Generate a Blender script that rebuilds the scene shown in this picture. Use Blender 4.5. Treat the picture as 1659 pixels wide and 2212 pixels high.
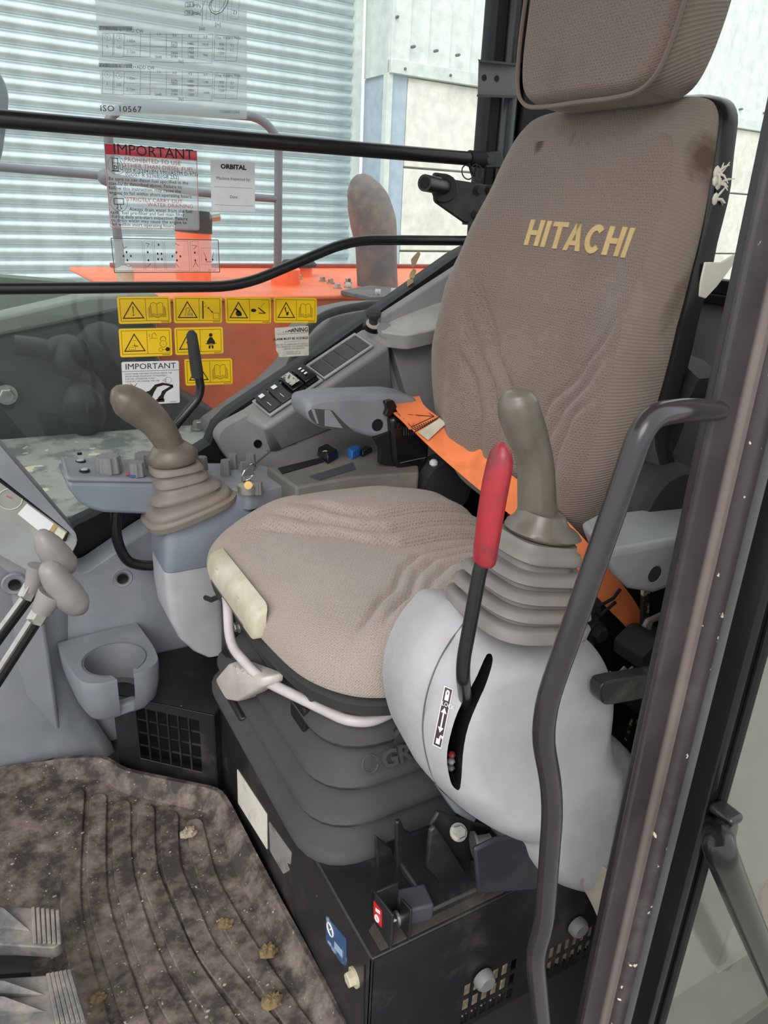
import bpy, bmesh, math, random
from mathutils import Vector, Matrix
random.seed(7)
scn = bpy.context.scene
COL = scn.collection
for o in list(bpy.data.objects): bpy.data.objects.remove(o)

# ------------------------------------------------------------------ camera, sky, sun, exposure
W, H, F = 1659.0, 2212.0, 1614.0
CAM = Vector((0.0, 0.0, 0.92))                       # standing at the open cab door, z = 0 is the cab floor
RX, RY, RZ = Vector((0.8747, -0.4828, 0.0420)), Vector((-0.1489, -0.3503, -0.9247)), Vector((0.4611, 0.8026, -0.3783))
cam = bpy.data.cameras.new('camera'); camo = bpy.data.objects.new('camera', cam); COL.objects.link(camo)
camo.matrix_world = Matrix(((RX.x, -RY.x, -RZ.x, CAM.x), (RX.y, -RY.y, -RZ.y, CAM.y), (RX.z, -RY.z, -RZ.z, CAM.z), (0, 0, 0, 1)))
cam.sensor_fit = 'VERTICAL'; cam.sensor_height = 36.0; cam.lens = F / H * 36.0; cam.clip_start = 0.01
scn.camera = camo
world = bpy.data.worlds.new('overcast_sky'); scn.world = world; world.use_nodes = True
wn, wl = world.node_tree.nodes, world.node_tree.links
bg = wn['Background']; bg.inputs['Strength'].default_value = 1.45
tc = wn.new('ShaderNodeTexCoord'); sp = wn.new('ShaderNodeSeparateXYZ'); rmp = wn.new('ShaderNodeValToRGB')
wl.new(tc.outputs['Generated'], sp.inputs[0]); wl.new(sp.outputs['Z'], rmp.inputs['Fac']); wl.new(rmp.outputs['Color'], bg.inputs['Color'])
rmp.color_ramp.elements[0].position = 0.0; rmp.color_ramp.elements[0].color = (0.84, 0.87, 0.90, 1)
rmp.color_ramp.elements[1].position = 0.9; rmp.color_ramp.elements[1].color = (1.0, 1.0, 1.0, 1)
sun = bpy.data.lights.new('hazy_sun', 'SUN'); sun.energy = 1.6; sun.angle = math.radians(35); sun.color = (1.0, 0.96, 0.90)
suno = bpy.data.objects.new('hazy_sun', sun); COL.objects.link(suno)
suno.rotation_euler = Vector((0.50, 0.62, -0.62)).to_track_quat('-Z', 'Y').to_euler()
vs = scn.view_settings; vs.view_transform = 'Standard'; vs.look = 'None'; vs.gamma = 1.0; vs.use_curve_mapping = False; vs.exposure = 0.22

# ------------------------------------------------------------------ helpers
def V(*a): return Vector(a)
def P(px, py, x=None, y=None, z=None):
    """world point where the sight line of a photo pixel meets the plane x=.., y=.. or z=.. (for taking measurements)"""
    d = RX * ((px - W / 2) / F) + RY * ((py - H / 2) / F) + RZ
    if x is not None: t = (x - CAM.x) / d.x
    elif y is not None: t = (y - CAM.y) / d.y
    else: t = (z - CAM.z) / d.z
    return CAM + d * t
def PP(px, py, p0, n):
    d = RX * ((px - W / 2) / F) + RY * ((py - H / 2) / F) + RZ
    return CAM + d * ((p0 - CAM).dot(n) / d.dot(n))
def PS(pts, **k): return [P(a, b, **k) for a, b in pts]
def mpp(p): return (p - CAM).dot(RZ) / F             # metres per photo pixel at a point
def lerp(a, b, t): return a + (b - a) * t
def sstep(a, b, x):
    t = max(0.0, min(1.0, (x - a) / (b - a))); return t * t * (3 - 2 * t)
def interp(tab, x):
    if x <= tab[0][0]: return tab[0][1]
    for (a, fa), (b, fb) in zip(tab, tab[1:]):
        if x <= b:
            t = (x - a) / (b - a); t = t * t * (3 - 2 * t) * 0.5 + t * 0.5
            return lerp(fa, fb, t)
    return tab[-1][1]
def spline(pts, n=6, closed=False):
    out = []; m = len(pts)
    for i in range(m if closed else m - 1):
        p1, p2 = pts[i], pts[(i + 1) % m]
        p0 = pts[i - 1] if (closed or i > 0) else p1
        p3 = pts[(i + 2) % m] if (closed or i + 2 < m) else p2
        for k in range(n):
            t = k / n
            out.append(0.5 * ((2 * p1) + (p2 - p0) * t + (2 * p0 - 5 * p1 + 4 * p2 - p3) * t * t + (3 * p1 - p0 - 3 * p2 + p3) * t ** 3))
    if not closed: out.append(pts[-1])
    return out
def rounded(pts, r, n=4, closed=True):
    out = []; m = len(pts)
    for i in range(m):
        p = pts[i]
        if not closed and i in (0, m - 1): out.append(p); continue
        a, b = pts[i - 1] - p, pts[(i + 1) % m] - p
        rr = r[i] if isinstance(r, (list, tuple)) else r
        d = min(rr, a.length * 0.48, b.length * 0.48)
        if d < 1e-6: out.append(p); continue
        A, B = p + a.normalized() * d, p + b.normalized() * d
        for k in range(n + 1):
            t = k / n; out.append(A * (1 - t) ** 2 + p * 2 * t * (1 - t) + B * t * t)
    return out

class MB:
    def __init__(s): s.v = []; s.f = []; s.uv = {}
    def add(s, vs_, fs):
        b = len(s.v); s.v += [Vector(p) for p in vs_]; s.f += [tuple(i + b for i in q) for q in fs]; return s
    def box(s, c, d, ax=None):
        X, Y, Z = ax or (V(1, 0, 0), V(0, 1, 0), V(0, 0, 1)); c = Vector(c)
        v = [c + X * (d[0] / 2 * i) + Y * (d[1] / 2 * j) + Z * (d[2] / 2 * k) for k in (-1, 1) for j in (-1, 1) for i in (-1, 1)]
        return s.add(v, [(0, 2, 3, 1), (4, 5, 7, 6), (0, 1, 5, 4), (2, 6, 7, 3), (0, 4, 6, 2), (1, 3, 7, 5)])
    def box2(s, a, b):
        a, b = Vector(a), Vector(b); return s.box((a + b) / 2, [abs(b[i] - a[i]) for i in range(3)])
    def prism(s, pts, vec):
        n = len(pts); vec = Vector(vec)
        return s.add(list(pts) + [p + vec for p in pts], [tuple(range(n)), tuple(range(2 * n - 1, n - 1, -1))] + [(i, (i + 1) % n, n + (i + 1) % n, n + i) for i in range(n)])
    def quadprism(s, a, b):                           # two closed outlines joined
        n = len(a); return s.add(list(a) + list(b), [tuple(range(n)), tuple(range(2 * n - 1, n - 1, -1))] + [(i, (i + 1) % n, n + (i + 1) % n, n + i) for i in range(n)])
    def loft(s, rings, cap0=True, cap1=True, closed=True):
        n = len(rings[0]); v = [p for r in rings for p in r]; f = []
        for k in range(len(rings) - 1):
            for i in range(n if closed else n - 1):
                j = (i + 1) % n; f.append((k * n + i, k * n + j, (k + 1) * n + j, (k + 1) * n + i))
        if cap0: f.append(tuple(range(n - 1, -1, -1)))
        if cap1: f.append(tuple(range((len(rings) - 1) * n, len(rings) * n)))
        return s.add(v, f)
    def tube(s, path, r, seg=12, fillet=0.0, ratio=1.0, up=None, dome=False):
        path = [Vector(p) for p in path]
        if fillet: path = rounded(path, fillet, 6, closed=False)
        n = len(path); rr = list(r) if isinstance(r, (list, tuple)) else [r] * n
        T = [(path[min(i + 1, n - 1)] - path[max(i - 1, 0)]).normalized() for i in range(n)]
        u = Vector(up) if up else (V(0, 0, 1) if abs(T[0].z) < 0.9 else V(1, 0, 0))
        u = (u - T[0] * u.dot(T[0])).normalized(); rings = []
        for i in range(n):
            u = (u - T[i] * u.dot(T[i])).normalized(); w = T[i].cross(u)
            rings.append([path[i] + u * (math.cos(2 * math.pi * k / seg) * rr[i] * ratio) + w * (math.sin(2 * math.pi * k / seg) * rr[i]) for k in range(seg)])
        if dome:
            for end, sg in ((0, -1), (n - 1, 1)):
                extra = []
                for q in (0.35, 0.7, 0.93):
                    c = path[end] + T[end] * (sg * rr[end] * q * 0.8); sc = math.sqrt(1 - q * q)
                    extra.append([c + (p - path[end]) * sc for p in rings[end]])
                if sg < 0: pre = extra[::-1]
                else: post = extra
            rings = pre + rings + post
        return s.loft(rings)
    def lathe(s, prof, o, ax, seg=20, ref=None):
        ax = Vector(ax).normalized(); o = Vector(o)
        u = Vector(ref) if ref else (V(1, 0, 0) if abs(ax.x) < 0.8 else V(0, 1, 0))
        u = (u - ax * u.dot(ax)).normalized(); w = ax.cross(u)
        return s.loft([[o + ax * h + u * (max(r, 1e-4) * math.cos(2 * math.pi * k / seg)) + w * (max(r, 1e-4) * math.sin(2 * math.pi * k / seg)) for k in range(seg)] for r, h in prof])
    def ball(s, c, rx, ry=None, rz=None, seg=16, ax=None):
        ry = ry or rx; rz = rz or rx; c = Vector(c); X, Y, Z = ax or (V(1, 0, 0), V(0, 1, 0), V(0, 0, 1)); m = seg // 2
        return s.loft([[c + X * (rx * math.sin(t) * math.cos(2 * math.pi * k / seg)) + Y * (ry * math.sin(t) * math.sin(2 * math.pi * k / seg)) - Z * (rz * math.cos(t)) for k in range(seg)] for t in [max(0.02, min(math.pi - 0.02, math.pi * i / m)) for i in range(m + 1)]])
    def bolt(s, p, ax, r, h=None):
        h = h or r * 0.9
        s.lathe([(r * 1.35, 0), (r * 1.35, h * 0.25), (r * 1.0, h * 0.25)], p, ax, 16)
        return s.lathe([(r, h * 0.25), (r, h * 0.9), (r * 0.85, h)], p, ax, 6)
    def grid(s, fn, nu, nv):
        b = len(s.v)
        for j in range(nv):
            for i in range(nu): s.v.append(fn(i / (nu - 1), j / (nv - 1)))
        for j in range(nv - 1):
            for i in range(nu - 1):
                a = b + j * nu + i; s.f.append((a, a + 1, a + nu + 1, a + nu))
        return s

ORG = {}
def sring(c, X, Y, a, b, e=2.6, n=32, ph=0.0):
    out = []
    for k in range(n):
        t = 2 * math.pi * (k + ph) / n; ct, st = math.cos(t), math.sin(t)
        out.append(c + X * (a * math.copysign(abs(ct) ** (2 / e), ct)) + Y * (b * math.copysign(abs(st) ** (2 / e), st)))
    return out
def obj(name, mb, mat, parent=None, bevel=0.0, ang=38, solid=0.0, sub=0, seg=2, uv=None, loc=None, flip=True):
    me = bpy.data.meshes.new(name)
    if parent is not None: org = ORG[parent]
    else: org = Vector(loc) if loc is not None else sum(mb.v, Vector()) / max(1, len(mb.v))
    me.from_pydata([p - org for p in mb.v], [], mb.f)
    if flip:
        bm = bmesh.new(); bm.from_mesh(me); bmesh.ops.recalc_face_normals(bm, faces=bm.faces); bm.to_mesh(me); bm.free()
    if uv:
        L = me.uv_layers.new(name='UVMap')
        for lp in me.loops: L.data[lp.index].uv = uv[lp.vertex_index]
    me.polygons.foreach_set('use_smooth', [True] * len(me.polygons)); me.set_sharp_from_angle(angle=math.radians(ang))
    if mat is not None: me.materials.append(mat)
    o = bpy.data.objects.new(name, me); COL.objects.link(o)
    if parent is not None: o.parent = parent
    else: o.location = org
    ORG[o] = org
    if solid:
        m = o.modifiers.new('thickness', 'SOLIDIFY'); m.thickness = solid; m.offset = -1
    if bevel:
        m = o.modifiers.new('rounding', 'BEVEL'); m.width = bevel; m.segments = seg; m.limit_method = 'ANGLE'; m.angle_limit = math.radians(35); m.harden_normals = False
    if sub:
        m = o.modifiers.new('smooth', 'SUBSURF'); m.levels = sub; m.render_levels = sub
    return o
def tag(o, label, cat, group=None):
    o['label'] = label; o['category'] = cat
    if group: o['group'] = group
    return o
def thing(name, label, cat, loc, group=None):
    o = bpy.data.objects.new(name, None); COL.objects.link(o); o.location = loc; o.empty_display_size = 0.05; ORG[o] = Vector(loc)
    return tag(o, label, cat, group)
def struct(o): o['kind'] = 'structure'; return o
def lab(o, s): o['label'] = s; return o
def clone(o, off, parent=None):
    c = o.copy(); COL.objects.link(c); c.location = Vector(o.location) + Vector(off); ORG[c] = ORG[o]
    return c
TEXTS = []
def text(s, size, p, u, v, mat, parent, name='lettering', align='LEFT', bold=0.0, xs=1.0, depth=0.0002, space=1.0, label=None):
    TEXTS.append((s, size, Vector(p), Vector(u).normalized(), Vector(v).normalized(), mat, parent, name, align, bold, xs, depth, space, label))
def flush_texts():
    tmp = []
    for a in TEXTS:
        c = bpy.data.curves.new('t', 'FONT'); c.body = a[0]; c.size = a[1]; c.align_x = a[8]; c.offset = a[9]; c.extrude = a[11]; c.resolution_u = 2; c.space_character = a[12]
        o = bpy.data.objects.new('t', c); COL.objects.link(o); tmp.append(o)
    dg = bpy.context.evaluated_depsgraph_get(); dg.update()
    for a, o in zip(TEXTS, tmp):
        me = bpy.data.meshes.new_from_object(o.evaluated_get(dg)); me.name = a[7]
        u, v = a[3], a[4]; n = u.cross(v)
        for vt in me.vertices: vt.co = a[2] + u * (vt.co.x * a[10]) + v * vt.co.y + n * vt.co.z - ORG[a[6]]
        me.materials.clear(); me.materials.append(a[5])
        q = bpy.data.objects.new(a[7], me); COL.objects.link(q); q.parent = a[6]; ORG[q] = ORG[a[6]]
        if a[13]: q['label'] = a[13]
    for o in tmp:
        c = o.data; bpy.data.objects.remove(o); bpy.data.curves.remove(c)

# ------------------------------------------------------------------ materials
def lin(c): c /= 255.0; return c / 12.92 if c <= 0.04045 else ((c + 0.055) / 1.055) ** 2.4
def rgb(r, g, b): return (lin(r), lin(g), lin(b), 1)
def mat(name, col, rough=0.5, metal=0.0, dirt=None, dirt_amt=0.0, dirt_scale=8.0, dirt_lo=0.5, dirt_hi=0.7, var=0.06, bump=0.0, bump_scale=200.0, spec=0.5, chips=None, chip_scale=60.0, chip_th=0.72, coat=0.0, rv=0.0):
    m = bpy.data.materials.new(name); m.use_nodes = True; N, L = m.node_tree.nodes, m.node_tree.links
    b = N['Principled BSDF']; b.inputs['Roughness'].default_value = rough; b.inputs['Metallic'].default_value = metal; b.inputs['Specular IOR Level'].default_value = spec
    if coat: b.inputs['Coat Weight'].default_value = coat; b.inputs['Coat Roughness'].default_value = 0.15
    tc = N.new('ShaderNodeTexCoord'); col = rgb(*col)
    def noise(scale, det=5, rg=0.6):
        n = N.new('ShaderNodeTexNoise'); n.inputs['Scale'].default_value = scale; n.inputs['Detail'].default_value = det; n.inputs['Roughness'].default_value = rg; L.new(tc.outputs['Object'], n.inputs['Vector']); return n
    def mask(n, lo, hi):
        r = N.new('ShaderNodeMapRange'); r.inputs['From Min'].default_value = lo; r.inputs['From Max'].default_value = hi; L.new(n.outputs['Fac'], r.inputs['Value']); return r
    def mix(fac, a, c, k=1.0):
        x = N.new('ShaderNodeMix'); x.data_type = 'RGBA'
        if hasattr(fac, 'outputs'):
            q = N.new('ShaderNodeMath'); q.operation = 'MULTIPLY'; q.inputs[1].default_value = k; L.new(fac.outputs[0], q.inputs[0]); L.new(q.outputs[0], x.inputs['Factor'])
        else: x.inputs['Factor'].default_value = fac
        for i, w in (('A', a), ('B', c)):
            s = [p for p in x.inputs if p.name == i and p.type == 'RGBA'][0]
            if isinstance(w, tuple): s.default_value = w
            else: L.new(w, s)
        return [p for p in x.outputs if p.type == 'RGBA'][0]
    n0 = noise(14.0, 6)
    dark = tuple(c * (1 - 2.2 * var) for c in col[:3]) + (1,); lite = tuple(min(1, c * (1 + 2.2 * var)) for c in col[:3]) + (1,)
    out = mix(mask(n0, 0.3, 0.7), dark, lite)
    if dirt:
        n1 = noise(dirt_scale, 8, 0.65); out = mix(mask(n1, dirt_lo, dirt_hi), out, rgb(*dirt), dirt_amt)
    if chips:
        n2 = noise(chip_scale, 3, 0.5); out = mix(mask(n2, chip_th, chip_th + 0.03), out, rgb(*chips), 0.9)
    L.new(out, b.inputs['Base Color'])
    if rv:
        r = mask(noise(11.0, 6), 0.35, 0.7); r.inputs['To Min'].default_value = max(0.03, rough - rv); r.inputs['To Max'].default_value = min(1, rough + rv); L.new(r.outputs[0], b.inputs['Roughness'])
    if bump:
        nb = noise(bump_scale, 4); bp = N.new('ShaderNodeBump'); bp.inputs['Strength'].default_value = bump; bp.inputs['Distance'].default_value = 0.002
        L.new(nb.outputs['Fac'], bp.inputs['Height']); L.new(bp.outputs['Normal'], b.inputs['Normal'])
    return m
def emat(*a, **k): return mat(*a, **k)
def fabric(name, base, dash, mode='dash', stain=(74, 56, 40), stain_amt=0.0, sc=1.0, light=(170, 158, 148), seed=0.0, spots=(), cord_amt=0.28):
    m = bpy.data.materials.new(name); m.use_nodes = True; N, L = m.node_tree.nodes, m.node_tree.links
    b = N['Principled BSDF']; b.inputs['Roughness'].default_value = 0.95; b.inputs['Specular IOR Level'].default_value = 0.15
    b.inputs['Sheen Weight'].default_value = 0.25; b.inputs['Sheen Roughness'].default_value = 0.5
    tc = N.new('ShaderNodeTexCoord')
    def rampmix(fac, a, c):
        x = N.new('ShaderNodeMix'); x.data_type = 'RGBA'; L.new(fac, x.inputs['Factor'])
        for i, w in (('A', a), ('B', c)):
            s = [p for p in x.inputs if p.name == i and p.type == 'RGBA'][0]
            if isinstance(w, tuple): s.default_value = w
            else: L.new(w, s)
        return [p for p in x.outputs if p.type == 'RGBA'][0]
    def mr(val, lo, hi, a=0.0, c=1.0):
        r = N.new('ShaderNodeMapRange'); r.inputs['From Min'].default_value = lo; r.inputs['From Max'].default_value = hi; r.inputs['To Min'].default_value = a; r.inputs['To Max'].default_value = c; L.new(val, r.inputs['Value']); return r.outputs[0]
    if mode == 'dash':
        br = N.new('ShaderNodeTexBrick'); br.offset = 0.5; br.inputs['Scale'].default_value = 1.0
        br.inputs['Brick Width'].default_value = 0.0056 * sc; br.inputs['Row Height'].default_value = 0.0036 * sc; br.inputs['Mortar Size'].default_value = 0.0013 * sc; br.inputs['Mortar Smooth'].default_value = 1.0
        mp = N.new('ShaderNodeMapping'); nz = N.new('ShaderNodeTexNoise'); nz.inputs['Scale'].default_value = 260; L.new(tc.outputs['UV'], nz.inputs['Vector'])
        ad = N.new('ShaderNodeVectorMath'); ad.operation = 'MULTIPLY_ADD'; ad.inputs[1].default_value = (0.0022,) * 3; L.new(nz.outputs['Color'], ad.inputs[0]); L.new(tc.outputs['UV'], ad.inputs[2]); L.new(ad.outputs[0], br.inputs['Vector'])
        h = br.outputs['Fac']; fac = mr(h, 0.0, 1.0, 1.0, 0.0)
        fine = N.new('ShaderNodeTexNoise'); fine.inputs['Scale'].default_value = 700; fine.inputs['Detail'].default_value = 2; L.new(tc.outputs['UV'], fine.inputs['Vector'])
        pat = N.new('ShaderNodeMath'); pat.operation = 'MULTIPLY'; L.new(fac, pat.inputs[0]); L.new(mr(fine.outputs['Fac'], 0.42, 0.62), pat.inputs[1])
        pf = pat.outputs[0]
    else:                                             # corded side panels
        wv = N.new('ShaderNodeTexWave'); wv.wave_type = 'BANDS'; wv.bands_direction = 'Y'; wv.inputs['Scale'].default_value = 52.0 if cord_amt > 0.2 else 70.0; wv.inputs['Distortion'].default_value = 0.25
        L.new(tc.outputs['UV'], wv.inputs['Vector']); h = wv.outputs['Fac']; pf = mr(h, 0.4, 1.0, 0.0, cord_amt)
    col = rampmix(pf, rgb(*base), rgb(*dash))
    if stain_amt:
        n = N.new('ShaderNodeTexNoise'); n.noise_dimensions = '4D'; n.inputs['W'].default_value = seed; n.inputs['Scale'].default_value = 9.0; n.inputs['Detail'].default_value = 5; L.new(tc.outputs['UV'], n.inputs['Vector'])
        col = rampmix(mr(n.outputs['Fac'], 0.56, 0.80, 0.0, stain_amt), col, rgb(*stain))
    n2 = N.new('ShaderNodeTexNoise'); n2.inputs['Scale'].default_value = 4.0; n2.inputs['Detail'].default_value = 4; L.new(tc.outputs['UV'], n2.inputs['Vector'])
    col = rampmix(mr(n2.outputs['Fac'], 0.3, 0.75, 0.0, 0.35), col, rgb(*light))
    for u, v, rx, ry, amt in spots:                    # grease and damp spots worn into the cloth
        mp = N.new('ShaderNodeMapping'); mp.vector_type = 'POINT'; mp.inputs['Location'].default_value = (-u / rx, -v / ry, 0); mp.inputs['Scale'].default_value = (1 / rx, 1 / ry, 1); L.new(tc.outputs['UV'], mp.inputs['Vector'])
        ln = N.new('ShaderNodeVectorMath'); ln.operation = 'LENGTH'; L.new(mp.outputs[0], ln.inputs[0])
        nn = N.new('ShaderNodeTexNoise'); nn.inputs['Scale'].default_value = 60; L.new(tc.outputs['UV'], nn.inputs['Vector'])
        sm = N.new('ShaderNodeMath'); sm.operation = 'MULTIPLY_ADD'; sm.inputs[1].default_value = 0.9; L.new(nn.outputs['Fac'], sm.inputs[0]); L.new(ln.outputs['Value'], sm.inputs[2])
        col = rampmix(mr(sm.outputs[0], 0.8, 1.5, amt, 0.0), col, rgb(*stain))
    L.new(col, b.inputs['Base Color'])
    bp = N.new('ShaderNodeBump'); bp.inputs['Strength'].default_value = 0.5; bp.inputs['Distance'].default_value = 0.0012; L.new(h, bp.inputs['Height']); L.new(bp.outputs['Normal'], b.inputs['Normal'])
    return m
def film(name, col, clear, rough=0.4, gloss=0.0, tint=(255, 255, 255), ior_gloss=False):
    """clear or translucent sheet: part transparent, part diffuse print or dust, part mirror"""
    m = bpy.data.materials.new(name); m.use_nodes = True; N, L = m.node_tree.nodes, m.node_tree.links
    for n in list(N): N.remove(n)
    out = N.new('ShaderNodeOutputMaterial'); t = N.new('ShaderNodeBsdfTransparent'); t.inputs[0].default_value = rgb(*tint)
    d = N.new('ShaderNodeBsdfDiffuse'); d.inputs[0].default_value = rgb(*col); x = N.new('ShaderNodeMixShader'); x.inputs[0].default_value = clear
    L.new(d.outputs[0], x.inputs[1]); L.new(t.outputs[0], x.inputs[2]); last = x
    if gloss:
        g = N.new('ShaderNodeBsdfGlossy'); g.inputs['Roughness'].default_value = 0.02
        y = N.new('ShaderNodeMixShader'); L.new(x.outputs[0], y.inputs[1]); L.new(g.outputs[0], y.inputs[2])
        fr = N.new('ShaderNodeLayerWeight'); fr.inputs[0].default_value = 0.15
        q = N.new('ShaderNodeMath'); q.operation = 'MULTIPLY_ADD'; q.inputs[1].default_value = 0.5; q.inputs[2].default_value = gloss; L.new(fr.outputs['Fresnel'], q.inputs[0]); L.new(q.outputs[0], y.inputs[0]); last = y
    L.new(last.outputs[0], out.inputs[0]); return m

M = {}
M['trim'] = mat('grey_cab_plastic', (126, 130, 137), 0.55, bump=0.12, bump_scale=900, dirt=(150, 143, 132), dirt_amt=0.25, rv=0.08)
M['trim_light'] = mat('pale_grey_plastic', (171, 170, 175), 0.5, bump=0.1, bump_scale=900, dirt=(150, 140, 125), dirt_amt=0.35, dirt_scale=6, dirt_lo=0.56, dirt_hi=0.75)
M['trim_dark'] = mat('dark_grey_plastic', (92, 94, 96), 0.6, bump=0.15, bump_scale=900, dirt=(126, 118, 106), dirt_amt=0.35)
M['trim_warm'] = mat('warm_grey_plastic', (138, 136, 136), 0.6, bump=0.12, bump_scale=900, dirt=(150, 143, 135), dirt_amt=0.2)
M['console_top'] = mat('blue_grey_plastic', (118, 125, 136), 0.38, bump=0.06, bump_scale=900)
M['boot'] = mat('grey_rubber', (128, 123, 120), 0.6, dirt=(112, 96, 76), dirt_amt=0.5, dirt_scale=14)
M['boot_brown'] = mat('brown_grey_rubber', (124, 116, 108), 0.55, dirt=(106, 90, 72), dirt_amt=0.5, dirt_scale=14)
M['grip'] = mat('worn_grip_rubber', (106, 97, 87), 0.38, dirt=(88, 76, 60), dirt_amt=0.6, dirt_scale=18, bump=0.1, bump_scale=120, rv=0.1)
M['grip_olive'] = mat('worn_olive_grip_rubber', (108, 102, 92), 0.33, dirt=(88, 78, 62), dirt_amt=0.6, dirt_scale=22, bump=0.1, bump_scale=120, rv=0.1)
M['red'] = mat('worn_red_rubber', (178, 36, 50), 0.4, dirt=(104, 44, 48), dirt_amt=0.9, dirt_scale=14, dirt_lo=0.42, dirt_hi=0.62)
M['black'] = mat('black_paint', (34, 34, 37), 0.4, dirt=(92, 84, 76), dirt_amt=0.5, dirt_scale=11, dirt_lo=0.52, dirt_hi=0.75, chips=(150, 140, 125), chip_scale=70, chip_th=0.76, rv=0.12)
M['black_clean'] = mat('clean_black_paint', (27, 27, 30), 0.55, spec=0.25)
M['black_gloss'] = mat('gloss_black_plastic', (20, 20, 22), 0.22)
M['bar'] = mat('black_bar_paint', (30, 29, 31), 0.28, chips=(120, 112, 104), chip_scale=45, chip_th=0.8)
M['handle'] = mat('grey_brown_gloss_paint', (46, 42, 45), 0.22, chips=(206, 186, 160), chip_scale=42, chip_th=0.745, rv=0.08)
M['pillar'] = mat('grey_brown_pillar_paint', (52, 47, 51), 0.38, chips=(215, 200, 175), chip_scale=62, chip_th=0.74, dirt=(100, 94, 92), dirt_amt=0.35, dirt_scale=5, rv=0.1)
M['pillar_scuff'] = mat('scuffed_pillar_paint', (60, 54, 57), 0.4, chips=(228, 215, 190), chip_scale=100, chip_th=0.655, dirt=(120, 112, 108), dirt_amt=0.5, dirt_scale=9)
M['strip'] = mat('brown_grey_pillar_strip', (108, 97, 94), 0.45, dirt=(100, 92, 90), dirt_amt=0.4)
M['seal'] = mat('grey_rubber_seal', (84, 86, 84), 0.7, dirt=(76, 76, 74), dirt_amt=0.5)
M['rubber'] = mat('black_rubber', (44, 44, 46), 0.75, dirt=(70, 66, 62), dirt_amt=0.5)
M['bellows'] = mat('charcoal_bellows_rubber', (62, 61, 63), 0.7, dirt=(84, 78, 74), dirt_amt=0.45, dirt_scale=5)
M['floor'] = mat('cab_floor_paint', (40, 38, 38), 0.7)
M['mat'] = mat('muddy_floor_rubber', (62, 56, 53), 0.75, dirt=(150, 136, 124), dirt_amt=0.8, dirt_scale=30, dirt_lo=0.42, dirt_hi=0.70, bump=0.8, bump_scale=110, chips=(178, 166, 152), chip_scale=190, chip_th=0.69)
M['pedal'] = mat('dusty_pedal_rubber', (92, 94, 96), 0.75, dirt=(164, 152, 138), dirt_amt=0.75, dirt_scale=14, dirt_lo=0.45, dirt_hi=0.65, bump=0.3, bump_scale=90)
M['mud'] = mat('dry_mud', (122, 104, 74), 0.95, dirt=(96, 78, 50), dirt_amt=0.8, dirt_scale=60, bump=0.8, bump_scale=150)
M['mud_pale'] = mat('pale_dry_mud', (160, 146, 128), 0.95, bump=0.8, bump_scale=150)
M['metal'] = mat('zinc_plated_steel', (176, 176, 170), 0.35, 0.85, dirt=(130, 122, 104), dirt_amt=0.5, dirt_scale=60)
M['chrome'] = mat('bright_metal', (205, 205, 205), 0.15, 1.0)
M['gold'] = mat('brass_tag', (206, 176, 112), 0.35, 0.5)
M['ivory'] = mat('stained_ivory_plastic', (198, 190, 174), 0.45, dirt=(168, 160, 124), dirt_amt=0.55, dirt_scale=20, dirt_lo=0.45, dirt_hi=0.62)
M['white_bar'] = mat('pale_grey_bar_paint', (196, 188, 188), 0.4, dirt=(150, 140, 135), dirt_amt=0.4)
M['paddle'] = mat('dusty_white_plastic', (206, 196, 190), 0.5, dirt=(168, 148, 124), dirt_amt=0.5, dirt_scale=12)
M['belt'] = mat('orange_webbing', (238, 130, 78), 0.85, dirt=(176, 98, 62), dirt_amt=0.5, dirt_scale=16, dirt_lo=0.5, dirt_hi=0.72, bump=0.25, bump_scale=1400)
M['belt_lower'] = M['belt']
M['thread'] = mat('black_thread', (44, 36, 34), 0.9)
M['orange'] = mat('orange_machine_paint', (242, 108, 58), 0.38, dirt=(240, 150, 112), dirt_amt=0.45, dirt_scale=5, dirt_lo=0.45, dirt_hi=0.75)
M['orange_dirty'] = mat('dusty_orange_machine_paint', (226, 104, 62), 0.5, dirt=(190, 122, 92), dirt_amt=0.5, dirt_scale=5)
M['exhaust'] = mat('heat_worn_steel', (132, 118, 112), 0.65, 0.1, dirt=(96, 92, 94), dirt_amt=0.8, dirt_scale=12, dirt_lo=0.42, dirt_hi=0.6)
M['exhaust_low'] = mat('grey_burnt_steel', (98, 98, 102), 0.65, 0.1, dirt=(126, 110, 100), dirt_amt=0.7, dirt_scale=14, dirt_lo=0.46, dirt_hi=0.62)
M['rail'] = mat('grey_rail_paint', (104, 102, 110), 0.4)
M['dark_machine'] = mat('dark_machine_paint', (44, 48, 50), 0.6, dirt=(78, 80, 78), dirt_amt=0.6, dirt_scale=3)
M['dark_rubber'] = mat('dark_hose_rubber', (30, 32, 34), 0.6)
M['toolbox'] = mat('peeling_grey_steel', (150, 150, 142), 0.7, dirt=(92, 98, 98), dirt_amt=0.9, dirt_scale=13, dirt_lo=0.47, dirt_hi=0.58, chips=(205, 196, 172), chip_scale=30, chip_th=0.66, bump=0.3)
M['shutter'] = mat('galvanised_shutter', (200, 210, 212), 0.32, 0.6, dirt=(170, 182, 186), dirt_amt=0.5, dirt_scale=2.0)
M['cladding'] = mat('white_cladding_sheet', (216, 219, 216), 0.5, dirt=(196, 199, 196), dirt_amt=0.4, dirt_scale=2)
M['flashing'] = mat('grey_flashing_sheet', (206, 212, 208), 0.45)
M['concrete'] = mat('pale_concrete_panel', (226, 222, 212), 0.85, dirt=(196, 190, 180), dirt_amt=0.6, dirt_scale=3, bump=0.2, bump_scale=40)
M['column'] = mat('pale_blue_steel', (168, 182, 196), 0.5, dirt=(190, 200, 208), dirt_amt=0.4)
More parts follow.
